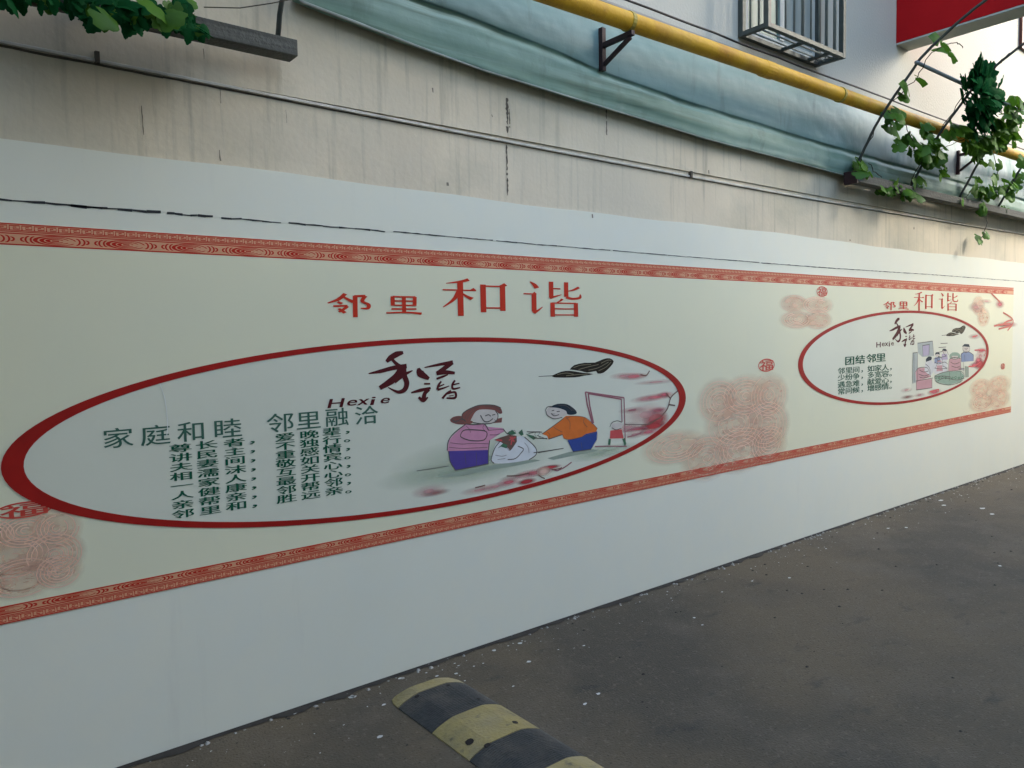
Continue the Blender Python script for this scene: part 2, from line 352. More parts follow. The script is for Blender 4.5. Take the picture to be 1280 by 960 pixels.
for x in xs:
    b = interp(TB, x) + .010 * nz(x, 0, 1.7) + .006 * nz(x, 3, 7); f = interp(TF, x)
    wv = .010 * sin(x * 2.3) + .006 * sin(x * 5.9 + 1)
    row = [(-.014, b + .012), (-.055, b - .004), (-.062, b + .006), (-.060, b + .02), (-.066 - wv * .5, b + (f - b) * .28), (-.078 - wv * .7, b + (f - b) * .45), (-.064 - wv * .3, b + (f - b) * .58), (-.070 - wv * .5, b + (f - b) * .70), (-.056, b + (f - b) * .84), (-.036, f - .006), (-.045, f + .004)]
    sec.append([(x + .0, y + (.009 * nz(x, z, 3.0, 1) + .0035 * nz(x, z * 2.5, 11, 2)) * (0 if q in (0,) else 1), z + .006 * nz(x, z, 5, 3)) for q, (y, z) in enumerate(row)])
for a, b in zip(sec, sec[1:]):
    for k in range(len(a) - 1): g.add([a[k], b[k], b[k + 1], a[k + 1]], [(0, 1, 2, 3)])
g.add(sec[0] + [(1.235, -.014, sec[0][-1][2])], [tuple(range(12))])
g.build('lower_fold', M_TEALG, bld, smooth=True, weld=True)
g = MB(); sec = []
for x in xs:
    f = interp(TF, x); wv = .004 * sin(x * 3.1) + .003 * sin(x * 9)
    row = [(-.0155, f + .012), (-.048, f + .002), (-.05, f + .012)] + [(-.052 - .001 * sin(pi * q / 14), f + .02 + (3.185 - f - .02) * q / 14) for q in range(15)] + [(-.0155, 3.195)]
    sec.append([(x, y - ((.005 * nz(x * .5, z * 2, 3.2, 5) + .0022 * nz(x * 1.2 + z * 2, z, 9, 6) + .0012 * nz(x * 3, z * 3, 9, 7)) if 0 < q < 18 else 0), z) for q, (y, z) in enumerate(row)])
for lo_, hi_, mm in ((0, 600, M_TEAL),):
    g = MB()
    for a, b in zip(sec[lo_:hi_ + 1], sec[lo_ + 1:hi_ + 1]):
        for k in range(len(a) - 1): g.add([a[k], b[k], b[k + 1], a[k + 1]], [(0, 1, 2, 3)])
    if lo_ == 0: g.add(sec[0], [tuple(range(19))])
    g.build('upper_sheet', mm, bld, smooth=True, weld=True)
# bright folded lip under the sheet's left end
g = MB(); g.tube([(1.20, -.05, 2.83), (1.26, -.06, 2.805), (1.5, -.064, 2.778), (1.77, -.064, 2.748), (2.11, -.064, 2.718), (2.6, -.064, 2.696), (3.76, -.064, 2.646), (5.39, -.064, 2.618)], [.004, .006, .006, .005, .004, .004, .003, .003], 6)
g.build('sheet_lip', mat('pale_lip', (.45, .50, .46), .6, var=.4, vscale=6), bld)
# ledge above the pipe
g = MB(); g.box((-4, -.045, 3.198), (20, -.001, 3.245)); g.build('ledge', mat('ledge_paint', (.40, .39, .35), .8, var=.35, vscale=6, stretch=(.5, 1, 6)), bld)

# window opening with sliding sashes
wp = thing
wx0, wx1, wz0 = 4.22, 5.05, 3.37
g = MB()
for a, b in (((wx0, -.012, wz0), (wx1, .0, wz0 + .05)), ((wx0, -.012, wz0 + 1.35), (wx1, .0, wz0 + 1.4)), ((wx0, -.012, wz0 + .05), (wx0 + .04, .0, wz0 + 1.35)), ((wx1 - .04, -.012, wz0 + .05), (wx1, .0, wz0 + 1.35)),
             ((wx0 + .39, -.018, wz0 + .05), (wx0 + .44, .0, wz0 + 1.35))): g.box(a, b)
win = g.build('window', mat('white_window_frame', (.38, .42, .40), .6), bld)
def sub(gm, name, m_, par, **k):
    o = gm.build(name, m_, None, **k); o.parent = par; o.matrix_parent_inverse = Matrix.Translation(-bld.location); return o
g = MB(); g.box((wx0 + .04, -.004, wz0 + .05), (wx0 + .39, -.001, wz0 + 1.35)); sub(g, 'pane', M_GLASS, win)
g = MB(); g.box((wx0 + .44, -.004, wz0 + .05), (wx1 - .04, -.001, wz0 + 1.35)); sub(g, 'pane', M_CURT, win)
# brown window farther along
g = MB(); p = at(1274, 33); q = at(1274, 61)
g.box((p.x, -.03, q.z), (p.x + 1.1, -.001, q.z + .07)); g.box((p.x, -.03, q.z + .07), (p.x + .07, -.001, q.z + 1.3)); g.box((p.x + 1.03, -.03, q.z + .07), (p.x + 1.1, -.001, q.z + 1.3)); g.box((p.x, -.03, q.z + 1.3), (p.x + 1.1, -.001, q.z + 1.37))
win2 = g.build('window', mat('brown_window_frame', (.10, .03, .02), .5, var=.3, vscale=9), bld, label='brown framed window')
g = MB(); g.box((p.x + .07, -.006, q.z + .07), (p.x + 1.03, -.002, q.z + 1.3)); sub(g, 'pane', M_GLASS, win2)

# security cage
X0, X1, Y1, Z0, Z1 = 4.18, 5.07, -.20, 3.355, 4.75
cage = thing('security_cage', 'grey metal security cage projecting over the window above the yellow pipe', 'window cage', (4.62, -.1, Z0))
F = .032
for nm, a, b in [('frame_bar', (X0, Y1, Z0), (X1, Y1, Z0)), ('frame_bar', (X0, Y1, Z0), (X0, -.02, Z0)), ('frame_bar', (X1, Y1, Z0), (X1, -.02, Z0)), ('frame_bar', (X0, -.02, Z0 - .001), (X1, -.02, Z0 - .001)),
                 ('frame_bar', (X0, Y1, Z1), (X1, Y1, Z1)), ('frame_bar', (X0, Y1, Z1), (X0, -.02, Z1)), ('frame_bar', (X1, Y1, Z1), (X1, -.02, Z1))]:
    g = MB(); a = Vector(a); b = Vector(b); d = (b - a).normalized(); g.beam(a + d * .017, b - d * .017, F, F * .9); g.build(nm, M_STEEL, cage, bevel=.002)
for x, y in ((X0, Y1), (X1, Y1), (X0, -.02), (X1, -.02)):
    g = MB(); g.beam((x, y, Z0 - .016), (x, y, Z1 + .016), F + .002, F + .002, up=Vector((0, 1, 0))); g.build('corner_post', M_STEEL, cage, bevel=.002)
for i in range(1, 9):
    x = X0 + (X1 - X0) * i / 9
    g = MB(); g.tube([(x, Y1, Z0 + .014), (x, Y1, Z1 - .014)], .0065 if i % 4 else .010, 7); g.build('upright_bar', M_CAGE, cage, smooth=True)
for y in (-.08, -.14):
    for x in (X0, X1):
        g = MB(); g.tube([(x, y, Z0 + .014), (x, y, Z1 - .014)], .0065, 7); g.build('upright_bar', M_CAGE, cage, smooth=True)
for y in (-.14, -.08):
    g = MB(); g.tube([(X0 + .015, y, Z0), (X1 - .015, y, Z0)], .006, 6); g.build('floor_bar', M_CAGE, cage, smooth=True)
for x in (X0 + .43, X0 + .75):
    g = MB(); g.beam((x, Y1 + .016, Z0 - .004), (x, -.036, Z0 - .004), .03, .014); g.build('floor_bar', M_STEEL, cage)

# red block projecting from the wall
red = thing('red_canopy', 'red painted slab with pale underside projecting from the wall at upper right', 'canopy', (6.39, -.5, 3.76))
g = MB(); g.box((6.28, -1.0, 3.768), (6.50, -.001, 5.2)); g.build('red_side', M_RED, red, bevel=.004)
g = MB(); g.box((6.283, -.997, 3.755), (6.497, -.001, 3.768)); g.build('soffit', M_SOFFIT, red)

# ------------------------------------------------------------------ gas pipe, brackets, cables
pipe = thing('gas_pipe', 'yellow gas pipe with worn paint running along the wall above the teal band', 'pipe', (5, -.25, 3.04))
def pz(x): return 3.05 + (x - 2) * .0055
g = MB(); pts = [(x, -.25 + .004 * sin(x * 1.3), pz(x)) for x in [-3 + .6 * i for i in range(31)]]; g.tube(pts, .045, 18); g.build('pipe_run', M_YPIPE, pipe, smooth=True)
BR = [(at(752, 60, -.06).x, -.065), (at(1197, 205, -.06).x, -.065)]
for bx in (BR[0][0] + .0, BR[1][0], 4.95):
    g = MB(); g.tube([(bx - .012, -.25, pz(bx)), (bx + .012, -.25, pz(bx))], .050, 18); g.build('pipe_clamp', mat('clamp_yellow', (.42, .33, .05), .6, var=.4, vscale=20), pipe, smooth=False)
for bx in (.1, 4.1, 6.9):
    g = MB(); g.tube([(bx - .05, -.25, pz(bx)), (bx + .05, -.25, pz(bx))], .049, 18); g.build('pipe_coupling', M_YPIPE, pipe, smooth=False)
for k, (bx, by) in enumerate(BR):
    t = thing('pipe_bracket', ['dark iron triangular bracket on teal band holding the yellow pipe near top centre', 'dark red iron bracket under the yellow pipe, beside the vine leaves at right'][k], 'bracket', (bx, by, 2.9), 'iron brackets holding the pipe')
    zt = at([752, 1197][k], [35, 188][k], by).z; zb = at([757, 1197][k], [90, 218][k], by).z; zp = pz(bx) - .048
    g = MB(); g.beam((bx, by, zb), (bx, by, zt), .028, .028, up=Vector((0, 1, 0))); g.build('wall_plate', M_IRON, t, bevel=.002)
    g = MB(); g.beam((bx, by - .0145, zp - .014), (bx, -.28, zp - .014), .026, .024); g.build('arm', M_IRON, t, bevel=.002)
    g = MB(); g.beam((bx, by - .014, zb + .03), (bx, -.262, zp - .030), .020, .018); g.build('brace', M_IRON, t, bevel=.002)
CB = [((762, 6), (1000, 94), (1280, 196)), ((785, 0), (1000, 82.5), (1280, 187))]
for k, c in enumerate(CB):
    pts = []
    for (a, b) in zip(c, c[1:]):
        for i in range(8): pts.append(at(a[0] + (b[0] - a[0]) * i / 8, a[1] + (b[1] - a[1]) * i / 8, -.055))
    pts = [pts[0] + (pts[0] - pts[1]) * 20] + pts + [at(*c[-1], -.055) + Vector((3, 0, 0))]
    for p in pts: p.z += random.uniform(-.003, .003)
    g = MB(); g.tube(pts, .0065, 6)
    tag(g.build('black_cable', M_BLACK, smooth=True), ['black cable along the ledge just above the yellow pipe, the lower of two', 'black cable on the cream wall just under the caged window, the upper of two'][k], 'cable', 'cables along the wall')

# ------------------------------------------------------------------ mural
mural = thing('wall_mural', 'long cream mural film printed with red borders, ovals, poems and cartoons on the white wall', 'mural', (4.5, -.002, 1.2))
MX0, MX1 = -1.2, 8.93
g = MB(); g.box((MX0, -.0025, .603), (MX1, .0005, 1.892)); g.build('film', M_FILM, mural)
LAY = [0]
def ly(base):           # successive flat prints lie a hair in front of each other
    LAY[0] += 1; return -(.0025 + (base - .0035) * .6 + (LAY[0] % 50) * .000003)
def ribbon(g, pts, ws, y, mi=0, closed=False):
    """flat stroke on the wall through (x,z) points; ws = half width(s)"""
    n = len(pts); ws = ws if isinstance(ws, (list, tuple)) else [ws] * n
    o = len(g.v)
    for i, (x, z) in enumerate(pts):
        a = pts[(i - 1) % n] if (closed or i > 0) else pts[i]; b = pts[(i + 1) % n] if (closed or i < n - 1) else pts[i]
        dx, dz = b[0] - a[0], b[1] - a[1]; L = math.hypot(dx, dz) or 1; nx, nz = -dz / L, dx / L
        g.v += [(x + nx * ws[i], y, z + nz * ws[i]), (x - nx * ws[i], y, z - nz * ws[i])]
    for i in range(n if closed else n - 1):
        j = (i + 1) % n; g.f.append((o + 2 * i, o + 2 * j, o + 2 * j + 1, o + 2 * i + 1)); g.mi.append(mi)
def smoothpts(pts, ws=None, k=5):
    """Catmull-Rom through pts, widths interpolated"""
    out = []; wo = []
    n = len(pts)
    for i in range(n - 1):
        p0 = pts[max(i - 1, 0)]; p1 = pts[i]; p2 = pts[i + 1]; p3 = pts[min(i + 2, n - 1)]
        for j in range(k):
            t = j / k; t2 = t * t; t3 = t2 * t
            out.append(tuple(.5 * ((2 * p1[c]) + (-p0[c] + p2[c]) * t + (2 * p0[c] - 5 * p1[c] + 4 * p2[c] - p3[c]) * t2 + (-p0[c] + 3 * p1[c] - 3 * p2[c] + p3[c]) * t3) for c in (0, 1)))
            if ws: wo.append(ws[i] + (ws[i + 1] - ws[i]) * t)
    out.append(tuple(pts[-1]))
    if ws: wo.append(ws[-1])
    return (out, wo) if ws else out
def W2(px, py): p = at(px, py); return (p.x, p.z)

# borders
def border(z_outer, z_inner):
    s = 1 if z_outer > z_inner else -1
    g = MB(); zs = sorted((z_outer, z_inner)); g.box((MX0, -.0028, zs[0]), (MX1, -.00255, zs[1])); b = g.build('border_band', M_SALMON, mural)
    g = MB(); zo = z_outer; y = -.0030
    for zz, hw in ((zo - s * .0025, .0020), (zo - s * .0265, .0014), (zo - s * .0325, .0017), (z_inner + s * .0025, .0021)):
        ribbon(g, [(MX0, zz), (MX1, zz)], hw, y)
    # key pattern
    P = .034; n = int((MX1 - MX0) / P); zc = zo - s * .0145; H = .0078
    for i in range(n):
        x = MX0 + i * P; q = lambda u, v: (x + u * P, zc + s * v * H)
        ribbon(g, [q(.06, -1), q(.06, .9), q(.86, .9), q(.86, -.45), q(.36, -.45), q(.36, .3), q(.62, .3)], .0016, y - .00003)
        ribbon(g, [q(.06, -1), q(1.06, -1)], .0013, y - .00006)
    # scrolls
    P = .212; n = int((MX1 - MX0) / P) + 1; zc = (zo - s * .0325 + z_inner + s * .0025) / 2; H = abs(zo - s * .0325 - z_inner - s * .0025) / 2 - .002
    for i in range(n):
        x = MX0 + (i + .5) * P
        if x + .1 > MX1: break
        y2 = y - .00003
        for rr in (.058, .040, .023):
            a0, a1 = (.15, 2 * pi * .93) if rr > .05 else (.4, 2 * pi * .86 + .4)
            k = 20; o = len(g.v); y3 = y2 - .00002 * (7 + int(rr * 100))
            for j in range(k + 1):
                an = a0 + (a1 - a0) * j / k; hw = .0064 * (.35 + .65 * sin(pi * j / k))
                for r_ in (rr + hw, rr - hw): g.v.append((x + r_ * cos(an), y3, zc + s * H * (r_ / .0635) * sin(an)))
            for j in range(k): g.f.append((o + 2 * j, o + 2 * j + 2, o + 2 * j + 3, o + 2 * j + 1)); g.mi.append(0)
        ribbon(g, [(x - .010, zc), (x + .010, zc)], .002, y2)
        for sx in (-1, 1):
            for e, (ox, rr) in enumerate(((.066, .014), (.080, .014), (.093, .012))):
                k = 8; pts = [(x + sx * (ox + rr * .8 * cos(pi * (j / k - .5)) - rr * .5), zc + s * sx * (H * .9 * sin(pi * (j / k - .5)) * (1 - .2 * e)) * (1 if e % 2 else .75)) for j in range(k + 1)]
                ribbon(g, pts, [.0030 * (.3 + .7 * sin(pi * j / k)) for j in range(k + 1)], y2 - .00002 * (1 + e + 3 * (sx > 0)))
    o = g.build('border_pattern', M_BORD, mural); o['kind'] = 'stuff'
border(1.892, 1.822); border(.603, .662)

# pink good-luck cloud ornaments, faded
def blot(px, py, rx, ry, m_, base=.0042, parent=None, coll=None):
    """soft patch, centre and half sizes in metres on the wall"""
    x, z = W2(px, py) if coll is None else (px, py)
    me = bpy.data.meshes.new('print_wash'); y = ly(base)
    me.from_pydata([(x - rx, y, z - ry), (x + rx, y, z - ry), (x + rx, y, z + ry), (x - rx, y, z + ry)], [], [(0, 1, 2, 3)])
    uv = me.uv_layers.new(name='UV'); 
    for l, c in zip(uv.data, ((0, 0), (1, 0), (1, 1), (0, 1))): l.uv = c
    me.materials.append(m_); o = bpy.data.objects.new('print_wash', me); COL.objects.link(o)
    o.parent = mural; me.transform(Matrix.Translation(-mural.location)); return o
SP = soft('faded_pink_wash', (.80, .50, .35), .42, .6, .35)
def ornament(cx, cz, sx, sz, lobes):
    for (u, v, ru, rv) in lobes:
        blot(cx + u * sx, cz + v * sz, ru * sx * 1.15, rv * sz * 1.15, SP, .0042, coll=1)
    g = MB(); y0 = -.00295
    for q, (u, v, ru, rv) in enumerate(lobes):
        for k in range(1, 7):
            f = k / 6.5; a0 = random.uniform(-.5, .5) + q; a1 = a0 + random.uniform(3.5, 5.8); n = 18
            ribbon(g, [(cx + u * sx + ru * sx * f * cos(a0 + (a1 - a0) * j / n), cz + v * sz + rv * sz * f * sin(a0 + (a1 - a0) * j / n)) for j in range(n + 1)], .0018, y0 - .000003 * ((q * 7 + k) % 20))
    g.build('cloud_ornament', M_PINKLN, mural)
L1 = [(-.45, .5, .4, .42), (.1, .55, .5, .4), (.6, .5, .42, .45), (-.1, 0, .6, .5), (.55, -.1, .5, .5), (-.7, -.55, .45, .42), (0, -.5, .6, .45), (.6, -.5, .4, .4), (-1.25, -.25, .55, .3)]
def orn_px(x0, y0, x1, y1, L):
    a = W2(x0, y0); b = W2(x1, y1); ornament((a[0] + b[0]) / 2, (a[1] + b[1]) / 2, abs(b[0] - a[0]) / 2, abs(a[1] - b[1]) / 2, L)
orn_px(862, 472, 982, 580, L1)
orn_px(-60, 650, 104, 735, L1)
orn_px(975, 368, 1040, 412, [(-.5, .5, .5, .5), (.4, .45, .6, .5), (-.4, -.4, .6, .5), (.4, -.4, .55, .55)])
orn_px(1215, 370, 1236, 410, [(-.3, .4, .7, .6), (.3, -.3, .7, .6)])
orn_px(1212, 470, 1262, 510, [(-.5, .3, .5, .5), (.4, .35, .6, .5), (-.4, -.4, .6, .5), (.4, -.4, .55, .55)])
# soft darker swirls inside the bottom-left ornament handled by the same lines

# ovals
def oval(cx, cz, a, b, wx, wz):
    n = 128
    g = MB(); g.poly([(cx + (a - .02) * cos(2 * pi * k / n), -.0030, cz + (b - .01) * sin(2 * pi * k / n)) for k in range(n)]); g.build('oval_ground', M_OVAL, mural)
    g = MB(); vs = []; 
    for k in range(n):
        c, s_ = cos(2 * pi * k / n), sin(2 * pi * k / n); vs += [(cx + a * c, -.0046, cz + b * s_), (cx + (a - wx) * c, -.0046, cz + (b - wz) * s_)]
    g.add(vs, [(2 * k, 2 * ((k + 1) % n), 2 * ((k + 1) % n) + 1, 2 * k + 1) for k in range(n)]); g.build('oval_ring', M_RING, mural)
E1 = (1.916, 1.108, 1.715, .391); E2 = (6.582, 1.2575, 1.717, .389)
oval(*E1, .062, .021); oval(*E2, .062, .021)

# lettering
_fonts = {}
def glyph(ch, bold=0.0):
    key = (ch, bold)
    if key in _fonts: return _fonts[key]
    c = bpy.data.curves.new('t', 'FONT'); c.body = ch; c.size = 1; c.resolution_u = 3; c.offset = bold
    o = bpy.data.objects.new('t', c); COL.objects.link(o)
    dg = bpy.context.evaluated_depsgraph_get(); me = bpy.data.meshes.new_from_object(o.evaluated_get(dg))
    bpy.data.objects.remove(o); bpy.data.curves.remove(c)
    vs = [v.co.copy() for v in me.vertices]; fs = [tuple(p.vertices) for p in me.polygons]; bpy.data.meshes.remove(me)
    _fonts[key] = (vs, fs); return vs, fs
def fit(vs, x0, x1, z0, z1, full=True, box=None, shear=0):
    if box: a, b, c, d = box
    else: a = min(v.x for v in vs); b = max(v.x for v in vs); c = min(v.y for v in vs); d = max(v.y for v in vs)
    return [(x0 + (v.x - a) / (b - a) * (x1 - x0) + shear * (v.y - c) / (d - c), z0 + (v.y - c) / (d - c) * (z1 - z0)) for v in vs]
def put_char(ch, px0, px1, py0, py1, m_, bold=.0, name='character', box=None, shear=0):
    """character ch filling the print area between those points of the wall"""
    cx = (px0 + px1) / 2; cy = (py0 + py1) / 2
    x0 = W2(px0, cy)[0]; x1 = W2(px1, cy)[0]; z1 = W2(cx, py0)[1]; z0 = W2(cx, py1)[1]
    vs, fs = glyph(ch, 0.0); q = fit(vs, x0, x1, z0, z1, box=box, shear=shear); g = MB()
    for k, (u, v) in enumerate(((0, 0), (1, 0), (-1, .7)) if bold else ((0, 0),)):
        y = -.0042 - .00002 * k; g.add([(a + u * bold * (x1 - x0), y, b + v * bold * (z1 - z0)) for a, b in q], fs)
    return g.build(name, m_, mural)
EM = (.05, .95, -.08, .82)      # em box of a CJK glyph
# poem 1
P1 = [('尊长者，', '爱晚辈，'), ('讲民主，', '不独行。'), ('夫妻间，', '重感情，'), ('相濡沫，', '敬如宾。'), ('一家人，', '互关心，'), ('人健康，', '最开心。'), ('亲帮亲，', '邻帮邻，'), ('邻里和，', '胜远亲。')]
cols_t = [(225, 560), (257.8, 555.8), (292.5, 553), (322, 549), (355.8, 546.3), (386, 543), (414, 539.5), (440, 536.5)]
cols_b = [(228.5, 642), (262.5, 637.5), (295.5, 632), (325, 628), (358, 623), (388, 618.5), (417, 613.5), (442, 610.5)]
for r, (a, b) in enumerate(P1):
    for c, ch in enumerate(a + b):
        t = r / 7; cx = cols_t[c][0] + (cols_b[c][0] - cols_t[c][0]) * t; cy = cols_t[c][1] + (cols_b[c][1] - cols_t[c][1]) * t
        hw = 13.6 - c * .42; hh = 5.0
        put_char(ch, cx - hw, cx + hw, cy - hh, cy + hh, M_GRNTXT, .022, box=EM)
# heading 1
for ch, cx, cy, hw, hh in [('家', 147, 547.5, 18.5, 12), ('庭', 194, 544, 18, 12), ('和', 239, 539.5, 17, 12), ('睦', 284, 535.5, 17, 11.5), ('邻', 350, 528.5, 16.5, 11.5), ('里', 385, 525.5, 15, 11), ('融', 420.5, 521.5, 14, 11), ('洽', 457.5, 519, 14, 11)]:
    put_char(ch, cx - hw, cx + hw, cy - hh, cy + hh, M_GRNTHIN, .008, box=EM)
# poem 2 and heading 2
for ch, cx, cy in [('团', 1061.5, 451), ('结', 1074.6, 449.5), ('邻', 1088.5, 448), ('里', 1100.5, 447)]: put_char(ch, cx - 5.8, cx + 5.8, cy - 5.2, cy + 5.2, M_GRNTXT, .03, box=EM)
P2 = ['邻里间，如家人，', '少纷争，多宽容。', '遇急难，献爱心，', '常问候，增感情。']
c2x = [1051, 1060.5, 1069.5, 1079.5, 1088, 1097, 1106, 1115.5]
for r, s_ in enumerate(P2):
    y0 = [463.6, 472, 480.8, 489.4][r]; y1 = [459, 466.8, 475, 482.6][r]
    for c, ch in enumerate(s_):
        cx = c2x[c]; cy = y0 + (y1 - y0) * (cx - 1051) / 60
        put_char(ch, cx - 4.3, cx + 4.3, cy - 3.8, cy + 3.8, M_GRNTXT, .02, box=EM)
# pinyin
for i, ch in enumerate('Hexie'):
    cx = [418, 438, 452, 464, 479.5][i]; hw = [9, 6, 6.5, 2.5, 5.5][i]; cy = [504, 503.5, 502.5, 501.3, 500.8][i]; hh = [5.5, 3.6, 3.6, 5, 3.4][i]
    put_char(ch, cx - hw, cx + hw, cy - hh, cy + hh, M_MAROON, .03, 'letter', shear=.012)
    cx = 1097.5 + [0, 6, 10, 13.5, 17.5][i]; put_char(ch, cx - hw * .29, cx + hw * .29, 431 - i * .3 - hh * .6, 431 - i * .3 + hh * .6, M_MAROON, .03, 'letter')

# hand-lettered characters: strokes as (points, half widths) in a 100 x 100 box, y up
def serif_h(x0, x1, y, w=1.8):      # thin horizontal stroke with a triangular end
    return [('r', [(x0, y), (x1, y)], [w, w]), ('p', [(x1 - 9, y + w * .5), (x1 - 3, y + 7), (x1 + 1, y + w), (x1 + 1, y - w), (x1 - 9, y - w)])]
HE = [('c', [(40, 96), (28, 90), (6, 84)], [4, 3, .8])] + serif_h(1, 50, 67) + [('r', [(27, 91), (27, -2)], [4.4, 4.4]), ('c', [(25, 66), (17, 42), (1, 21)], [3.6, 3, .8]),
      ('c', [(29, 60), (37, 50), (45, 44)], [1, 3, 4.2]), ('r', [(62, 84), (62, 8)], [4.4, 4.4]), ('r', [(93, 84), (93, 12)], [4.4, 4.4])] + [('r', [(60, 80), (92, 80)], [2, 2]), ('r', [(64, 20), (91, 20)], [2, 2]), ('p', [(90, 84), (96, 90), (101, 83), (97, 80), (89, 80)])]
XIE = [('c', [(12, 93), (19, 85), (23, 76)], [1, 3.6, 4.2]), ('r', [(1, 60), (17, 60)], [1.8, 1.8]), ('r', [(18, 61), (18, 12)], [4, 4]), ('c', [(17, 8), (25, 16), (32, 25)], [3.6, 2, .6]), ('p', [(14, 60), (19, 66), (23, 60), (20, 57)]),
       ('r', [(47, 95), (47, 52)], [3.8, 3.8]), ('r', [(47, 76), (63, 76)], [1.8, 1.8]), ('c', [(44, 50), (55, 55), (65, 60)], [3.6, 2, .6]), ('r', [(73, 95), (73, 54)], [3.8, 3.8]), ('c', [(96, 82), (86, 74), (76, 70)], [3, 2.4, 1]),
       ('c', [(73, 53), (84, 49), (97, 52), (98, 62)], [3.6, 3, 3, .8]), ('c', [(66, 48), (62, 42), (55, 36)], [2.6, 2, .8]), ('r', [(49, 37), (49, -2)], [3.8, 3.8]), ('r', [(90, 37), (90, -2)], [3.8, 3.8]),
       ('r', [(47, 36), (90, 36)], [1.8, 1.8]), ('r', [(50, 20), (90, 20)], [1.6, 1.6]), ('r', [(50, 3), (90, 3)], [1.8, 1.8])]
LIN = [('c', [(42, 96), (26, 72), (2, 56)], [5, 5, 2]), ('c', [(36, 84), (50, 70), (60, 62)], [3, 5, 6]), ('r', [(24, 62), (34, 54)], [4, 4.5]), ('r', [(14, 44), (46, 46)], [4, 4]), ('c', [(46, 44), (36, 30), (26, 20)], [4.5, 4, 3]), ('r', [(26, 34), (40, 16)], [3.5, 5]),
       ('r', [(64, 88), (63, -2)], [5.5, 5.5]), ('r', [(62, 86), (88, 88)], [4.5, 5]), ('c', [(88, 88), (80, 66), (94, 52), (92, 36), (76, 36)], [5, 4.5, 5, 5, 2])]
LI = [('r', [(20, 92), (20, 42)], [5.5, 5.5]), ('r', [(80, 92), (79, 42)], [5.5, 5.5]), ('r', [(20, 91), (82, 91)], [4.5, 4.5]), ('r', [(22, 68), (78, 68)], [4, 4]), ('r', [(22, 45), (78, 45)], [4, 4]), ('r', [(50, 90), (50, 8)], [5.5, 5.5]), ('r', [(16, 25), (84, 25)], [4.4, 4.4]), ('c', [(2, 3), (40, 6), (70, 5), (98, 0)], [4, 4.5, 5, 6.5])]
def strokes(S, x0, x1, z0, z1, m_, name='character', thick=1.0, base=.0062):
    g = MB(); sx = (x1 - x0) / 100; sz = (z1 - z0) / 100
    tr = lambda p: (x0 + p[0] * sx, z0 + p[1] * sz)
    for s_ in S:
        y = ly(base)
        if s_[0] == 'p': g.poly([(*tr(p)[:1], y, tr(p)[1]) for p in s_[1]]); continue
        P, Wd = s_[1], s_[2]
        if s_[0] == 'c': P, Wd = smoothpts(P, Wd, 6)
        # widths measured in box units: offset first, then map, so stretched lettering keeps its stretched strokes
        n = len(P); L_ = []; R_ = []
        for i in range(n):
            a = P[max(i - 1, 0)]; b = P[min(i + 1, n - 1)]; dx, dy = b[0] - a[0], b[1] - a[1]; l = math.hypot(dx, dy) or 1; nx, ny = -dy / l, dx / l
            w_ = Wd[i] * thick; L_.append((P[i][0] + nx * w_, P[i][1] + ny * w_)); R_.append((P[i][0] - nx * w_, P[i][1] - ny * w_))
        o = len(g.v)
        for a, b in zip(L_, R_): g.v += [(tr(a)[0], y, tr(a)[1]), (tr(b)[0], y, tr(b)[1])]
        for i in range(n - 1): g.f.append((o + 2 * i, o + 2 * i + 2, o + 2 * i + 3, o + 2 * i + 1)); g.mi.append(0)
    return g.build(name, m_, mural)
def box_px(x0, x1, y0, y1):
    cx = (x0 + x1) / 2; cy = (y0 + y1) / 2; return W2(x0, cy)[0], W2(x1, cy)[0], W2(cx, y1)[1], W2(cx, y0)[1]
strokes(LIN, *box_px(408, 463, 366, 396), M_REDTXT); strokes(LI, *box_px(481, 527, 369, 392), M_REDTXT)
strokes(HE, *box_px(552, 633, 348, 394), M_REDTXT); strokes(XIE, *box_px(653, 726, 350, 395), M_REDTXT)
strokes(LIN, *box_px(1103, 1119, 376.5, 387.5), M_REDTXT); strokes(LI, *box_px(1122, 1135.5, 376.5, 386.5), M_REDTXT)
strokes(HE, *box_px(1141.5, 1166, 364.5, 388), M_REDTXT, thick=.9); strokes(XIE, *box_px(1172.5, 1197, 365, 388), M_REDTXT, thick=.9)

